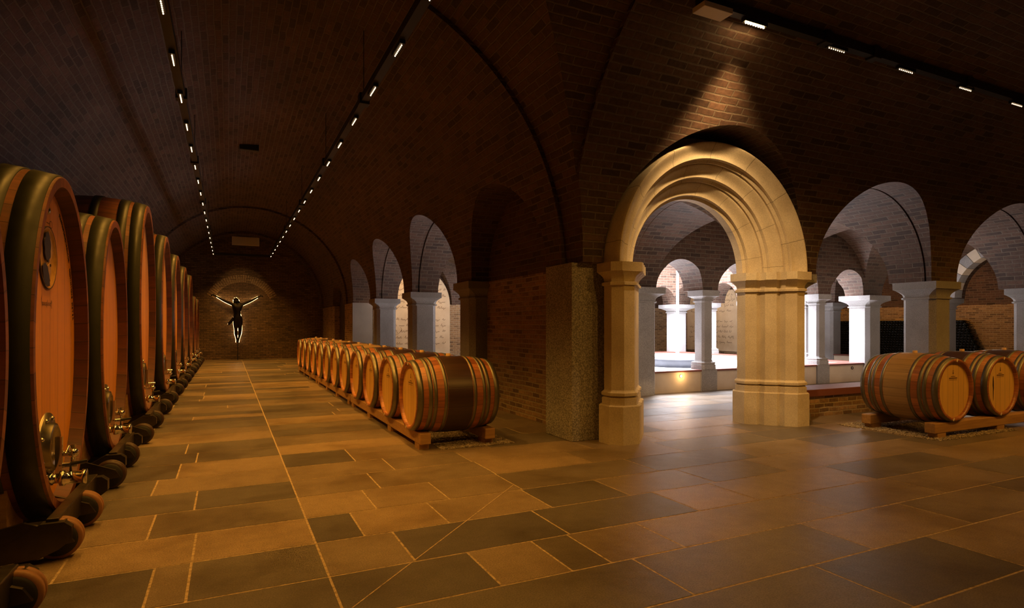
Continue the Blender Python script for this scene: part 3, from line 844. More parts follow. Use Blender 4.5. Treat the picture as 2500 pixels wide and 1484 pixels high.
m = MB(); m.box(0.17, 0.47, 10.85, 10.95, 4.05, 4.16, bev=0.01); tag(m.build('smoke_detector', M_BLACK), 'small black detector box on the crown of the nave vault', 'smoke detector')
ORD = ['first', 'second', 'third', 'fourth', 'fifth', 'sixth', 'seventh', 'eighth', 'ninth', 'tenth', 'eleventh', 'twelfth', 'thirteenth', 'fourteenth', 'fifteenth', 'sixteenth', 'seventeenth', 'eighteenth', 'nineteenth', 'twentieth', 'twenty-first']
dots = MB(); dots.sphere((0, 0, 0), 0.0050, 8, 6)
dot_me = dots.mesh('diode', M_DIODE); 
dot_hot = bpy.data.meshes.new('diode_hot'); dot_hot = dot_me.copy(); dot_hot.materials.clear(); dot_hot.materials.append(M_DIODE_HOT)
strip = MB()
for k in range(8): strip.sphere((0, (k - 3.5) * 0.029, 0), 0.0055, 6, 4)
strip_me = strip.mesh('diode_strip', M_DIODE)
hb = MB(); hb.box(-0.022, 0.022, -0.13, 0.13, 0.0, 0.03); house_me = hb.mesh('housing', M_BLACK)
def module(x, y, rz, label, group, near, hot=False):
    t = empty('light_module', (x, y, (TZ if rz == 0 else TZA) - 0.03), rz, label, 'light', group)
    link('housing', house_me, t)
    if near:
        for k in range(8):
            o = link('diode', dot_hot if hot else dot_me, t); o.location = (0, (k - 3.5) * 0.029, -0.004)
            if hot: o.scale = (1.5, 1.5, 1.5)
    else:
        o = link('diode_strip', strip_me, t); o.location = (0, 0, -0.004)
    return t
SP = 0.912
# first left-track module seen at pixel (393,15)
def mod_y(px_y, X):
    d = FPX * (TZ - 0.03 - HC) / (795 - px_y); return (d - X * sin(TH)) / cos(TH)
for side, X, y1 in (('left', -0.41, mod_y(15, -0.41)), ('right', 1.22, mod_y(123, 1.22) - SP)):
    Y = y1; i = 0
    while Y < 20.5:
        near = Y < 6.5
        module(X, Y, 0, '%s lit diode module from the near end of the %s nave track' % (ORD[i], side), 'diode modules on the %s nave track' % side, near)
        tx = -1.3 if side == 'left' else 2.0
        lamp('nave_spot', 'SPOT', (X, Y, TZ - 0.06), E_NAVE, WARM, target=(X + (0.40 if side == 'left' else -0.55), Y, 0), spot_size=math.radians(104), spot_blend=0.7, shadow_soft_size=0.06)
        Y += SP; i += 1
for k in (1, 2, 3):   # modules behind and above the camera, same pitch
    for side, X, y1 in (('left', -0.41, mod_y(15, -0.41)), ('right', 1.22, mod_y(123, 1.22) - SP)):
        if y1 - SP * k > -0.5:
            lamp('nave_spot', 'SPOT', (X, y1 - SP * k, TZ - 0.06), E_NAVE * (0.7, 0.45, 0.3)[k - 1], WARM, target=(X + (0.40 if side == 'left' else -0.55), y1 - SP * k, 0), spot_size=math.radians(104), spot_blend=0.7, shadow_soft_size=0.06)
for i in range(12):
    X = 4.0 + 1.04 * i
    module(X, YA, pi / 2, '%s diode module from the left on the aisle track%s' % (ORD[i], ', glaring brightest' if i == 0 else ''), 'diode modules on the aisle track', i < 5, i == 0)
    lamp('aisle_spot', 'SPOT', (X, YA, TZA - 0.06), E_AISLE * (0.6 if i < 2 else 1.0), WARM, target=(X, 3.0, 0), spot_size=math.radians(84), spot_blend=0.7, shadow_soft_size=0.06)
track('light_track', (2.2, 0.90, TZA), (15.9, 0.90, TZA), 'black light track of the aisle passing above the camera, out of frame', (0.05, 0.3, 0.6, 0.9))
for i in range(10):
    X = 2.96 + 1.04 * i
    module(X, 0.90, pi / 2, '%s diode module on the aisle track above the camera' % ORD[i], 'diode modules on the track above the camera', False)
    lamp('aisle_spot', 'SPOT', (X, 0.90, TZA - 0.06), 70.0, WARM, target=(X - 0.1, 3.7, 0), spot_size=math.radians(84), spot_blend=0.7, shadow_soft_size=0.05)
# the glaring module is turned towards the portal
lamp('portal_spot', 'SPOT', (4.0, YA, TZA - 0.06), E_PORTAL, (1.0, 0.60, 0.24), target=(4.75, 4.90, 1.30), spot_size=math.radians(76), spot_blend=0.9, shadow_soft_size=0.03)
# accent on the figure at the end wall
lamp('figure_spot', 'SPOT', (0.40, 19.3, TZ - 0.05), 34, (1.0, 0.55, 0.18), target=(0.40, 21.2, 2.1), spot_size=math.radians(50), spot_blend=0.5, shadow_soft_size=0.03)
# soft fill lights added to brighten the cloister walks, without fixtures
for (x, y, e) in ((4.57, 6.42, 40), (7.36, 6.42, 19), (10.2, 6.42, 19), (13.1, 6.42, 26), (4.57, 9.1, 15), (4.57, 11.9, 15), (4.57, 14.6, 8), (13.1, 9.1, 12)):
    lamp('walk_fill', 'POINT', (x, y, 1.55), e, (1.0, 0.76, 0.58), shadow_soft_size=0.35)
# far room beyond the cloister
for y in (3, 6.5, 10, 13):
    lamp('far_room_spot', 'SPOT', (17.4, y, 3.4), 130, WARM, target=(19.3, y, 0.9), spot_size=math.radians(100), spot_blend=0.8, shadow_soft_size=0.1)

# ------------------------------------------------------------------ small barrels (axis along local X, head towards -X)
BL, BRC, BRB = 0.39, 0.305, 0.352
def brad(x):
    f = x / BL; return BRB - (BRB - BRC) * f * f
ZB = 0.467
def make_barrel(body_mat, label, group):
    t = empty('wine_barrel', (0, 0, 0), 0, label, 'barrel', group)
    m = MB(); pr = [(-BL + 0.03, BRC - 0.028), (-BL, BRC - 0.024)] + [(-BL + 2 * BL * k / 24, brad(-BL + 2 * BL * k / 24)) for k in range(25)] + [(BL, BRC - 0.024), (BL - 0.03, BRC - 0.028)]
    m.lathe(pr, 64, 'X', M=Matrix.Translation((0, 0, ZB))); m.build('staves', body_mat, t)
    for s_ in (-1, 1):
        m = MB(); xx = s_ * (BL - 0.03); R = BRC - 0.027; n = 48
        m.add([(xx, R * cos(2 * pi * k / n), ZB + R * sin(2 * pi * k / n)) for k in range(n)], [list(range(n)) if s_ > 0 else list(range(n))[::-1]])
        m.build('head', M_BHEAD, t)
        for (x0, w) in ((BL - 0.055, 0.052), (BL - 0.135, 0.035), (0.215, 0.03), (0.122, 0.03)):
            x0, x1 = sorted((s_ * x0, s_ * (x0 + w))); m = MB()
            m.lathe([(x0, brad(x0) - 0.002), (x0, brad(x0) + 0.004), ((x0 + x1) / 2, brad((x0 + x1) / 2) + 0.0045), (x1, brad(x1) + 0.004), (x1, brad(x1) - 0.002)], 64, 'X', M=Matrix.Translation((0, 0, ZB)))
            m.build('hoop', M_HOOP, t)
    m = MB(); m.lathe([(BRB - 0.01, 0.024), (BRB + 0.022, 0.022), (BRB + 0.022, 0.0001)], 16, 'Z', M=Matrix.Translation((0, 0, ZB))); m.build('bung', M_CORK, t)
    # printed mark on the near head
    m = MB(); xx = -BL + 0.0285
    def bar(y0, y1, z0, z1): m.add([(xx, y0, z0), (xx, y1, z0), (xx, y1, z1), (xx, y0, z1)], [(0, 3, 2, 1)])
    r = random.Random(4)
    for k in range(3): bar(-0.006 + k * 0.004 * 0, 0.006, ZB + 0.155 + k * 0.014, ZB + 0.165 + k * 0.014)
    bar(-0.012, 0.012, ZB + 0.16, ZB + 0.167); 
    for (zz, hw, h) in ((ZB + 0.128, 0.035, 0.007), (ZB + 0.108, 0.07, 0.012), (ZB + 0.094, 0.065, 0.005)):
        y = -hw
        while y < hw:
            w = r.uniform(0.003, 0.006); bar(y, y + w, zz, zz + h); y += w + 0.0025
    m.build('printed_mark', M_INKB, t)
    for (a, name) in ((pi / 2 + 0.05, 'tag'), (-pi / 2 + 0.16, 'tag')):
        m = MB(); R = BRC - 0.013; y, z = R * cos(a), R * sin(a)
        Mx = Matrix.Translation((-BL - 0.002, y, ZB + z)) @ Matrix.Rotation(a + 0.6, 4, 'X')
        m.add([(0, -0.016, -0.011), (0, 0.016, -0.011), (0, 0.016, 0.011), (0, -0.016, 0.011)], [(0, 3, 2, 1)], M=Mx); m.build(name, M_TAG, t)
    return t
XB = 1.47
bdark = make_barrel(M_BARD, 'x', 'small wine barrels along the nave')
blight = make_barrel(M_BARL, 'x', 'small wine barrels along the nave')
children_index()
def place(o, loc, rz, label, group, first):
    c = o if first else copy_tree(o)
    c.location = loc; c.rotation_euler = (0, 0, rz); c['label'] = label; c['group'] = group
    return c
dk = True; used = {'d': False, 'l': False}
BANDS = 'ddddlldlldll'
for i in range(12):
    k = BANDS[i]; src = bdark if k == 'd' else blight
    place(src, (XB + BL, 5.25 + 0.84 * i, 0), 0, '%s wine barrel from the front of the nave row, %s middle band' % (ORD[i], 'dark stained' if k == 'd' else 'pale oak'), 'small wine barrels along the nave', not used[k])
    used[k] = True
RL = ['wine barrel nearest the sandstone portal in the right hand group, pale oak middle band', 'second wine barrel of the right hand group, dark stain down its head', 'third wine barrel of the right hand group, cut by the photo edge', 'fourth wine barrel of the right hand group, outside the right edge']
for i in range(3):
    rb = place(blight if i == 0 else bdark, (6.47 + 0.86 * i, 3.35 + BL, 0), pi / 2, RL[i], 'wine barrels along the aisle on the right', False)
    if i == 1:   # the dark drip running down this head
        m = MB(); n = 24; xx = -BL + 0.0288
        m.add([(xx, 0.135 + 0.013 * cos(2 * pi * k / n) * (1.0 if sin(2 * pi * k / n) > 0 else 0.55), ZB - 0.02 + 0.13 * sin(2 * pi * k / n)) for k in range(n)], [list(range(n))[::-1]])
        m.build('stain', M_INK, rb)
def rack(x0, x1, y0, y1, along, label, nblocks):
    t = empty('barrel_rack', (x0, y0, 0), 0, label, 'rack')
    L = (y1 - y0) if along == 'Y' else (x1 - x0); Wd = (x1 - x0) if along == 'Y' else (y1 - y0)
    for c in (0.0, Wd):
        m = MB()
        if along == 'Y': m.box(c - 0.05, c + 0.05, 0, L, 0.05, 0.15, bev=0.008)
        else: m.box(0, L, c - 0.05, c + 0.05, 0.05, 0.15, bev=0.008)
        m.build('beam', M_BEAM, t)
        for k in range(nblocks):
            p = 0.12 + (L - 0.24) * k / (nblocks - 1); m = MB()
            if along == 'Y': m.box(c - 0.045, c + 0.045, p - 0.07, p + 0.07, 0, 0.05)
            else: m.box(p - 0.07, p + 0.07, c - 0.045, c + 0.045, 0, 0.05)
            m.build('block', M_BEAM, t)
for k in range(3):
    y0 = 5.02 + 3.36 * k
    rack(XB + 0.10, XB + 2 * BL - 0.06, y0, y0 + 3.28, 'Y', 'timber barrel rack under the small barrels, %s' % ['nearest of the three', 'middle one of the three', 'farthest of the three'][k], 4)
rack(6.17, 9.6, 3.35 + 0.08, 3.35 + 2 * BL - 0.06, 'X', 'timber barrel rack carrying the right hand barrels', 4)

# gravel strips under the racks
def gravel(x0, x1, y0, y1, n, seed, label, r0=0.006, r1=0.013):
    r = random.Random(seed); m = MB()
    for _ in range(n):
        x, y = r.uniform(x0, x1), r.uniform(y0, y1); s = r.uniform(r0, r1)
        Mx = Matrix.Translation((x, y, s * 0.4)) @ Matrix.Rotation(r.uniform(0, 6.28), 4, (r.random(), r.random(), r.random() + 0.1)) @ Matrix.Diagonal((s * r.uniform(.7, 1.3), s * r.uniform(.7, 1.3), s * 0.7, 1))
        vs = [(1, 0, 0), (-1, 0, 0), (0, 1, 0), (0, -1, 0), (0, 0, 1), (0, 0, -1)]
        m.add(vs, [(0, 2, 4), (2, 1, 4), (1, 3, 4), (3, 0, 4), (2, 0, 5), (1, 2, 5), (3, 1, 5), (0, 3, 5)], M=Mx)
    o = m.build('gravel', M_GRAVEL); tag(o, label, 'gravel', kind='stuff')
gravel(1.70, 2.42, 4.98, 6.4, 9000, 1, 'loose gravel strip on the floor under the nearest nave barrels')
gravel(6.10, 7.5, 3.30, 4.35, 9000, 2, 'loose gravel strip on the floor under the right hand barrels')

# ------------------------------------------------------------------ large casks
XF = -0.78
def text_mesh(s, size):
    cu = bpy.data.curves.new('t', 'FONT'); cu.body = s; cu.size = size; cu.align_x = 'CENTER'; cu.align_y = 'CENTER'; cu.extrude = 0.0008
    o = bpy.data.objects.new('t', cu); COL.objects.link(o)
    dgx = bpy.context.evaluated_depsgraph_get(); me = bpy.data.meshes.new_from_object(o.evaluated_get(dgx))
    bpy.data.objects.remove(o); bpy.data.curves.remove(cu); return me
def cask(Y, hw, ztop, label, kind):
    """kind: 'm' medallion and lettering, 'd' detailed, 's' simple"""
    z0 = 0.125; hz = (ztop - z0) / 2; zc = z0 + hz
    t = empty('wine_cask', (XF, Y, 0), 0, label, 'cask', 'large oval casks along the left wall')
    a, b = hw, hz; L = 0.98
    T = Matrix.Translation((0, 0, zc)); wl = 0.085
    bul = lambda x: 1.0 + 0.06 * (1 - ((x + L / 2) / (L / 2)) ** 2)
    def ell(prof, name, mat, n=96):
        m = MB(); m.lathe(prof, n, 'X', a=a, b=b, M=T); return m.build(name, mat, t)
    ell([(-0.08, 0.918), (-0.0005, 0.944)], 'chime', M_CHIME_SHADE)
    pr = [(0.0, 0.943), (0.0, 0.995)] + [(-L * k / 16, bul(-L * k / 16) if k else 1.0) for k in range(17)] + [(-L, 0.93), (-L + 0.06, 0.90)]
    ell(pr, 'staves', M_CASK)
    n = 96
    for xx in (-0.068, -L + 0.07):
        m = MB(); m.add([(xx, a * 0.925 * cos(2 * pi * k / n), zc + b * 0.925 * sin(2 * pi * k / n)) for k in range(n)], [list(range(n)) if xx > -0.5 else list(range(n))[::-1]])
        m.build('head', M_CASKHEAD, t)
    for (x0, x1) in ((-0.012, -0.115), (-0.15, -0.235), (-0.40, -0.47), (-L + 0.13, -L + 0.02)):
        x0, x1 = max(x0, x1), min(x0, x1)
        ell([(x1, bul(x1) - 0.004), (x1, bul(x1) + 0.009), (x0, bul(x0) + 0.009), (x0, bul(x0) - 0.004)], 'hoop', M_CASKHOOP)
    xh = -0.068
    # manhole hatch
    if kind != 's' or True:
        hz_c = z0 + 0.345 * (hz / 0.87); hy = -0.08
        h = empty('hatch', (xh, hy, hz_c)); h.parent = t
        m = MB(); m.lathe([(0.0, 0.17), (0.012, 0.168), (0.014, 0.12), (0.04, 0.115), (0.045, 0.10), (0.03, 0.085), (0.03, 0.0001)], 40, 'X', a=1.0, b=1.05); m.build('hatch_plate', M_PLATE, h)
        if kind != 's':
            for k in range(8):
                an = 2 * pi * (k + 0.5) / 8; m = MB(); m.sphere((0.014, 0.145 * cos(an), 0.152 * sin(an)), 0.012, 8, 6); m.build('bolt', M_CHROME, h)
            m = MB(); m.box(0.04, 0.07, -0.012, 0.012, -0.14, 0.05); m.tube([(0.055, 0, -0.10), (0.13, 0.01, -0.10)], 0.014); m.build('clamp_bar', M_CHROME, h)
    # tasting tap and drain valve
    zt = z0 + 0.185
    if True:
        m = MB()
        m.tube([(xh + 0.02, 0.0, zt + 0.11), (xh + 0.085, 0.0, zt + 0.11)], 0.017); m.sphere((xh + 0.10, 0.0, zt + 0.11), 0.026); m.tube([(xh + 0.10, 0.0, zt + 0.155), (xh + 0.10, 0.0, zt + 0.06)], 0.012); m.tube([(xh + 0.075, -0.05, zt + 0.115), (xh + 0.075, 0.03, zt + 0.14)], 0.007)
        m.build('tasting_tap', M_CHROME, t)
        v = empty('drain_valve', (xh, -0.10, zt)); v.parent = t; v.scale = (0.68, 0.95, 0.95)
        m = MB(); m.lathe([(0, 0.0001), (0, 0.034), (0.05, 0.034), (0.055, 0.026), (0.09, 0.026), (0.095, 0.042), (0.125, 0.042), (0.13, 0.034), (0.23, 0.034), (0.235, 0.040), (0.262, 0.040), (0.262, 0.0001)], 24, 'X'); m.build('valve_body', M_CHROME, v)
        m = MB(); m.tube([(0.16, 0, 0.03), (0.16, 0, 0.075), (0.26, 0.02, 0.08)], 0.010); m.build('valve_handle', M_BLACK, v)
    if kind == 'm':
        md = empty('medallion', (xh, -0.06, zc + 0.45)); md.parent = t
        m = MB(); R = 0.16; m.lathe([(0.0, R), (0.008, R), (0.008, R - 0.006), (0.002, R - 0.009), (0.002, 0.0001)], 48, 'X'); m.build('disc', plain_wood('medallion_wood', (0.34, 0.17, 0.035), (0.50, 0.26, 0.06), 0.4), md)
        m = MB(); m.lathe([(0.0, R + 0.003), (0.009, R + 0.003), (0.009, R - 0.001), (0.0, R - 0.001)], 48, 'X'); m.build('disc_outline', M_INK, md)
        # plain bust in shallow relief: curly hair, face in profile, coat with an open collar
        MD = newmat('relief_dark', 0.5, 0, (0.022, 0.012, 0.006))[0]; ML = newmat('relief_light', 0.5, 0, (0.40, 0.22, 0.06))[0]
        def slab(pts, x, name, mt):
            m = MB(); n = len(pts)
            m.add([(x, p[0], p[1]) for p in pts] + [(x + 0.005, p[0], p[1]) for p in pts], [[k, (k + 1) % n, n + (k + 1) % n, n + k] for k in range(n)] + [[n + k for k in range(n)], list(range(n))[::-1]]); return m.build(name, mt, md)
        slab([(0.02 + 0.045 * cos(a), 0.045 + 0.06 * sin(a)) for a in [2 * pi * k / 20 for k in range(20)]] , 0.003, 'relief_face', ML)
        hair = [(-0.03 + (0.062 + 0.006 * sin(7 * a)) * cos(a) * 0.95, 0.055 + (0.075 + 0.006 * cos(9 * a)) * sin(a)) for a in [2 * pi * k / 48 for k in range(48)]]
        slab(hair, 0.006, 'relief_hair', MD)
        slab([(-0.10, -0.115), (-0.115, -0.05), (-0.07, -0.03), (-0.03, -0.045), (0.005, -0.09), (0.02, -0.145), (-0.03, -0.15), (-0.07, -0.14)], 0.004, 'relief_coat', MD)
        slab([(-0.02, -0.045), (0.03, -0.02), (0.045, -0.06), (0.03, -0.12), (0.01, -0.10)], 0.003, 'relief_collar', ML)
        slab([(0.022, -0.03), (0.030, -0.03), (0.032, -0.042), (0.024, -0.044)], 0.006, 'relief_button', MD)
        m = MB(); m.sphere((0.0, 0.0, 0.0), 0.022, 14, 10, sc=(0.5, 1, 1)); o = m.build('bung', M_PLATE, t); o.location = (xh, -0.04, zc + 0.70)
        # branded loop above the portrait
        def strokes(pts, w, name):
            mb = MB(); ribbon(mb, pts, w); o = mb.build(name, M_INK, t); o.rotation_euler = (0, 0, pi / 2); return o
        loop = [(-0.055, 0.002), (-0.02, 0.0)] + [(0.03 + 0.026 * cos(a), 0.0 + 0.018 * sin(a)) for a in [pi + 2 * pi * k / 24 for k in range(25)]]
        o = strokes(loop, 0.005, 'branded_mark'); o.location = (xh + 0.002, -0.02, zc + 0.632)
        # signature
        r = random.Random(12); pts = []
        for k in range(90):
            f = k / 89.0; big = 2.6 if k < 8 or 44 < k < 50 or k > 78 else 1.0
            pts.append((-0.13 + 0.20 * f + 0.006 * sin(k * 1.2), zc + 0.21 + 0.009 * big * sin(k * 0.95) + 0.02 * (k < 6)))
        o = strokes(pts, 0.0035, 'signature'); o.location = (xh + 0.002, -0.04, 0)
        # lettering round the right-hand edge of the head
        txt = 'STAATSOPERNDIREKTOR  DOMINIQUE MEYER'; m = MB(); ang = math.radians(69); rr = 0.865
        for chh in txt:
            if chh != ' ':
                tm = text_mesh(chh, 0.030)
                y, z = a * rr * cos(ang), zc + b * rr * sin(ang)
                R3 = Matrix(((0, 0, 1, 0), (1, 0, 0, 0), (0, 1, 0, 0), (0, 0, 0, 1)))
                Mx = Matrix.Translation((xh + 0.002, y, z)) @ R3 @ Matrix.Rotation(ang - pi / 2, 4, 'Z')
                m.add([v.co for v in tm.vertices], [list(p.vertices) for p in tm.polygons], M=Mx); bpy.data.meshes.remove(tm)
            ang -= math.radians(60.0 / 36)
        m.build('lettering', M_INK, t)
    if kind == 'd':
        mb = MB(); ribbon(mb, [(0.02 * cos(2 * pi * k / 24), 0.02 * sin(2 * pi * k / 24)) for k in range(25)], 0.006); o = mb.build('branded_mark', M_INK, t); o.rotation_euler = (0, 0, pi / 2); o.location = (xh + 0.002, -0.16, zc + 0.42)
    return t
def trolley(Y, hw, wheels, label, ztop, tyre=None):
    z0 = 0.125; hz = (ztop - z0) / 2
    t = empty('cask_trolley', (XF, Y, 0), 0, label, 'trolley', 'wheeled steel trolleys under the casks')
    for w in wheels:
        y = w - Y
        m = MB(); pr = [(0.02, 0.06), (0.02, 0.15), (-0.95, 0.15), (-0.95, 0.06)]
        pts = [(0.13, 0.085), (0.10, 0.135), (-0.06, 0.20), (-0.30, 0.15), (-0.92, 0.14), (-0.92, 0.07), (0.0, 0.07)]
        for q in (-1,):
            ys = (y - 0.075, y - 0.055)
            vs = [(p[0], ys[0], p[1]) for p in pts] + [(p[0], ys[1], p[1]) for p in pts]; n = len(pts)
            m.add(vs, [[k, (k + 1) % n, n + (k + 1) % n, n + k] for k in range(n)] + [[n + k for k in range(n)], list(range(n))[::-1]])
        m.build('rail', M_FRAME, t)
        wq = empty('wheel', (0.06, y, 0.095)); wq.parent = t
        m = MB(); m.lathe([(-0.045, 0.0001), (-0.045, 0.07), (-0.03, 0.082), (0.03, 0.082), (0.045, 0.07), (0.045, 0.0001)], 32, 'Y'); m.build('hub', M_RUBBER, wq)
        m = MB(); m.lathe([(-0.035, 0.078), (-0.032, 0.093), (-0.006, 0.0945), (-0.004, 0.088), (0.004, 0.088), (0.006, 0.0945), (0.032, 0.093), (0.035, 0.078)], 32, 'Y'); m.build('tyre', tyre or M_TYRE, wq)
        m = MB(); m.sphere((0, -0.05, 0), 0.014, 8, 6); m.build('axle_bolt', M_FRAME, wq)
    ys = [w - Y for w in wheels]
    m = MB(); m.box(0.015, 0.065, -hw * 0.78, hw * 0.78, 0.085, 0.20, bev=0.004); m.build('front_beam', M_FRAME, t)
    for yy in (-hw * 0.78, hw * 0.78):   # box end plates stepping out around the wheels
        m = MB(); pts = [(-0.16, 0.02), (-0.16, 0.09), (0.0, 0.185), (0.09, 0.185), (0.12, 0.16), (0.12, 0.10), (0.07, 0.06), (0.0, 0.03)]; n = len(pts)
        vs = [(p[0], yy - 0.03, p[1]) for p in pts] + [(p[0], yy + 0.03, p[1]) for p in pts]
        m.add(vs, [[k, (k + 1) % n, n + (k + 1) % n, n + k] for k in range(n)] + [[n + k for k in range(n)], list(range(n))[::-1]]); m.build('end_plate', M_FRAME, t)
    m = MB(); m.box(-0.90, -0.82, min(ys) - 0.12, max(ys) + 0.02, 0.02, 0.10, bev=0.004); m.build('cross_beam', M_FRAME, t)
    # curved timber saddles
    for s_ in (-1, 1):
        m = MB(); n = 10; prf = []
        for k in range(n + 1):
            yy = s_ * hw * (0.28 + 0.42 * k / n); prf.append((yy, z0 + hz - hz * sqrt(max(0, 1 - (yy / hw) ** 2)) + 0.004))
        vs = []; 
        for x in (-0.14, -0.24):
            vs += [(x, p[0], p[1] * 1.0) for p in prf] + [(x, p[0], 0.115) for p in prf]
        fs = []; q = n + 1
        for k in range(n):
            fs += [(k, k + 1, q + k + 1, q + k), (2 * q + k, 3 * q + k, 3 * q + k + 1, 2 * q + k + 1), (k, 2 * q + k, 2 * q + k + 1, k + 1)]
        fs += [(n, q + n, 3 * q + n, 2 * q + n), (0, q, 3 * q, 2 * q)]
        m.add(vs, fs); m.build('saddle', M_BEAM, t)
    return t
CASKS = [(2.36, 0.60, 1.88, 'd', 'large cask cut by the left edge of the photo, only its rim and staves showing', (1.95, 2.80)),
         (3.87, 0.585, 1.88, 'm', 'large oval cask with a carved portrait medallion, signature and lettering on its head', (3.46, 3.95)),
         (5.46, 0.565, 1.91, 'd', 'shorter oval cask with a small ring brand, directly behind the medallion cask', (4.78, 5.45)),
         (7.56, 0.68, 2.40, 'd', 'first of the tall casks, its staves rising above the two shorter ones in front', (6.45, 7.4)),
         (9.75, 0.74, 2.36, 'd', 'fifth cask from the left, second of the tall ones', (8.5, 9.5)),
         (11.80, 0.74, 2.31, 's', 'sixth cask from the left, third of the tall ones', (10.7, 11.7)),
         (13.85, 0.74, 2.29, 's', 'seventh cask from the left, fourth of the tall ones', (12.9, 13.9)),
         (15.80, 0.74, 2.27, 's', 'eighth cask from the left, last of the tall ones', (15.2, 16.2)),
         (17.70, 0.65, 1.86, 's', 'ninth cask from the left, shorter again', (17.2, 18.1)),
         (19.30, 0.65, 1.86, 's', 'last cask before the end wall', (18.8, 19.7))]
for i, (Y, hw, zt, kd, lb, wh) in enumerate(CASKS):
    cask(Y, hw, zt, lb, kd)
    trolley(Y, hw, wh, '%s cask trolley from the left, black wheels with %s tyres' % (ORD[i], 'tan' if i < 2 else 'dark'), zt, None if i < 2 else M_TYRED)

# ------------------------------------------------------------------ the crucified figure
FX, FY = 0.27, 21.06
fig = empty('crucified_figure', (FX, FY, 0), 0, 'dark backlit statue of a crucified figure with spread arms on a thin pole', 'statue')
def skin_body():
    V = {}; names = []; ed = []; rad = []
    def v(n, x, z, y, r):
        V[n] = len(names); names.append((x, y, z)); rad.append(r)
    v('pel', 0.01, 1.36, 0, 0.085); v('waist', -0.01, 1.48, -0.01, 0.072); v('chest', -0.01, 1.64, -0.02, 0.10); v('neckb', 0.0, 1.78, -0.02, 0.06); v('neck', -0.02, 1.82, -0.03, 0.042)
    v('head', -0.035, 1.90, -0.05, 0.062); v('crown', -0.04, 1.955, -0.055, 0.052)
    for s_, n in ((-1, 'l'), (1, 'r')):
        v(n + 'sh', s_ * 0.13, 1.785, -0.01, 0.045); v(n + 'el', s_ * 0.38, 1.90, 0.0, 0.036); v(n + 'fa', s_ * 0.46, 1.95, 0.0, 0.034); v(n + 'wr', s_ * 0.63, 2.05, 0.0, 0.020); v(n + 'pa', s_ * 0.68, 2.07, 0.0, 0.024)
        v(n + 'hip', s_ * 0.055 + 0.01, 1.28, 0, 0.075); v(n + 'th', s_ * 0.065 + 0.01, 1.12, -0.03, 0.062); v(n + 'kn', s_ * 0.062 + 0.02, 0.96, -0.05, 0.044); v(n + 'ca', s_ * 0.058 + 0.015, 0.85, -0.02, 0.042); v(n + 'an', s_ * 0.022 + 0.01, 0.64, -0.01, 0.024); v(n + 'ft', s_ * 0.018 + 0.005, 0.56, -0.05, 0.022)
        for a, b_ in ((n + 'sh', n + 'el'), (n + 'el', n + 'fa'), (n + 'fa', n + 'wr'), (n + 'wr', n + 'pa'), ('neckb', n + 'sh'), ('pel', n + 'hip'), (n + 'hip', n + 'th'), (n + 'th', n + 'kn'), (n + 'kn', n + 'ca'), (n + 'ca', n + 'an'), (n + 'an', n + 'ft')): ed.append((V[a], V[b_]))
        for k in range(5):
            an = (-0.5 + 0.25 * k) if k < 4 else 1.5
            f1 = n + 'f%d' % k; L1 = 0.045 if k < 4 else 0.03
            v(f1, s_ * (0.68 + 0.02 + L1 * cos(an)), 2.07 + L1 * sin(an) + 0.005, -0.005, 0.008); ed.append((V[n + 'pa'], V[f1]))
            v(f1 + 'b', s_ * (0.70 + (L1 + 0.02) * cos(an)), 2.068 + (L1 + 0.018) * sin(an), -0.025, 0.007); ed.append((V[f1], V[f1 + 'b']))
    for a, b_ in (('pel', 'waist'), ('waist', 'chest'), ('chest', 'neckb'), ('neckb', 'neck'), ('neck', 'head'), ('head', 'crown')): ed.append((V[a], V[b_]))
    me = bpy.data.meshes.new('body'); me.from_pydata(names, ed, [])
    o = link('body', me, fig)
    md = o.modifiers.new('skin', 'SKIN'); md.use_smooth_shade = True
    for i, sv in enumerate(me.skin_vertices[0].data if me.skin_vertices else []): sv.radius = (rad[i] * 1.75, rad[i] * 1.2)
    if not me.skin_vertices: pass
    me.skin_vertices[0].data[0].use_root = True
    o.modifiers.new('ss', 'SUBSURF').levels = 2; o.modifiers['ss'].render_levels = 2
    d2 = bpy.context.evaluated_depsgraph_get(); m2 = bpy.data.meshes.new_from_object(o.evaluated_get(d2))
    o.modifiers.clear(); o.data = m2; m2.materials.clear(); m2.materials.append(M_BRONZE)
    for p in m2.polygons: p.use_smooth = True
    return o
skin_body()
m = MB(); m.sphere((-0.045, -0.05, 1.93), 0.075, 16, 12, sc=(1, 0.9, 1.05)); m.sphere((-0.085, -0.03, 1.86), 0.05, 12, 8, sc=(0.8, 0.8, 1.5)); m.sphere((0.02, -0.02, 1.86), 0.045, 12, 8, sc=(0.7, 0.8, 1.4))
for k in range(14):
    a = 2 * pi * k / 14; m.tube([(-0.045 + 0.078 * cos(a), -0.05 + 0.072 * sin(a), 1.955), (-0.045 + 0.078 * cos(a + .5), -0.05 + 0.072 * sin(a + .5), 1.965)], 0.011, 6)
m.build('hair', M_BRONZE, fig)
m = MB(); n = 20; vs = []; fs = []
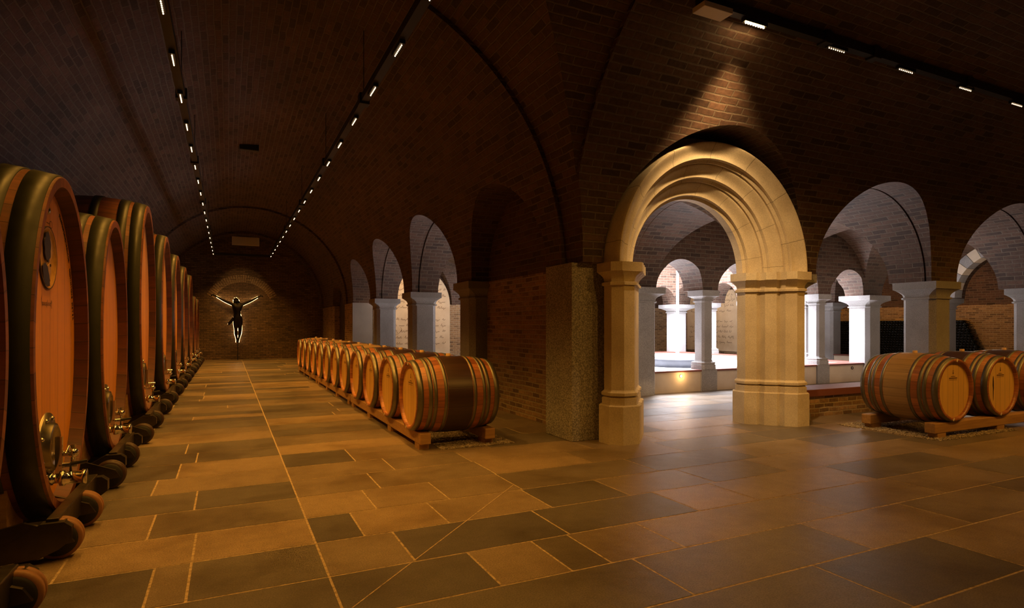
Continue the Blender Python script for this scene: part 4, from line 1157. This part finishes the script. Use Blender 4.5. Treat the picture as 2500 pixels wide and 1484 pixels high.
for j, (z, r, dx) in enumerate(((1.42, 0.115, 0.0), (1.34, 0.135, 0.01), (1.22, 0.140, 0.01), (1.12, 0.128, 0.015), (1.07, 0.10, 0.02))):
    for k in range(n):
        a = 2 * pi * k / n; rr = r * (1 + 0.06 * sin(5 * a + j)); vs.append((dx + rr * cos(a), rr * 0.75 * sin(a) - 0.01, z))
for j in range(4):
    for k in range(n): fs.append((j * n + k, j * n + (k + 1) % n, (j + 1) * n + (k + 1) % n, (j + 1) * n + k))
m.add(vs, fs, True)
m.tube([(-0.10, 0, 1.36), (-0.17, 0, 1.26), (-0.23, -0.01, 1.18), (-0.26, -0.01, 1.13)], [0.05, 0.045, 0.05, 0.03], 10)
m.build('loincloth', M_BRONZE, fig)
m = MB(); m.tube([(0.01, 0.02, 0.62), (0.01, 0.02, 0.0)], 0.014, 10); m.build('pole', M_BLACK, fig)
def strip_(pts):
    m = MB(); m.tube(pts, 0.006, 6, smooth=False); m.build('light_strip', M_HALO, fig)
for s_ in (-1, 1):
    for o_ in (0.042, -0.042):
        strip_([(s_ * 0.61, 0.055, 2.035 + o_ * 0.7), (s_ * 0.44, 0.055, 1.935 + o_), (s_ * 0.36, 0.055, 1.888 + o_), (s_ * 0.15, 0.055, 1.79 + o_ * 1.2)])
    strip_([(s_ * 0.125, 0.06, 1.72), (s_ * 0.088, 0.06, 1.50), (s_ * 0.135 + 0.01, 0.06, 1.32), (s_ * 0.13 + 0.01, 0.06, 1.12), (s_ * 0.115 + 0.02, 0.06, 0.98), (s_ * 0.11 + 0.015, 0.06, 0.85), (s_ * 0.055 + 0.01, 0.06, 0.66), (s_ * 0.05, 0.06, 0.56)])
strip_([(0.015, 0.05, 1.02), (0.012, 0.05, 0.93)]); strip_([(0.015, 0.05, 0.80), (0.01, 0.05, 0.70)])
strip_([(-0.12, 0.05, 1.84), (-0.125, 0.05, 1.93), (-0.09, 0.05, 2.0), (-0.03, 0.05, 2.015), (0.03, 0.05, 1.97), (0.06, 0.05, 1.90), (0.06, 0.05, 1.84)])
strip_([(-0.12, 0.05, 1.38), (-0.21, 0.05, 1.27), (-0.285, 0.05, 1.15)])
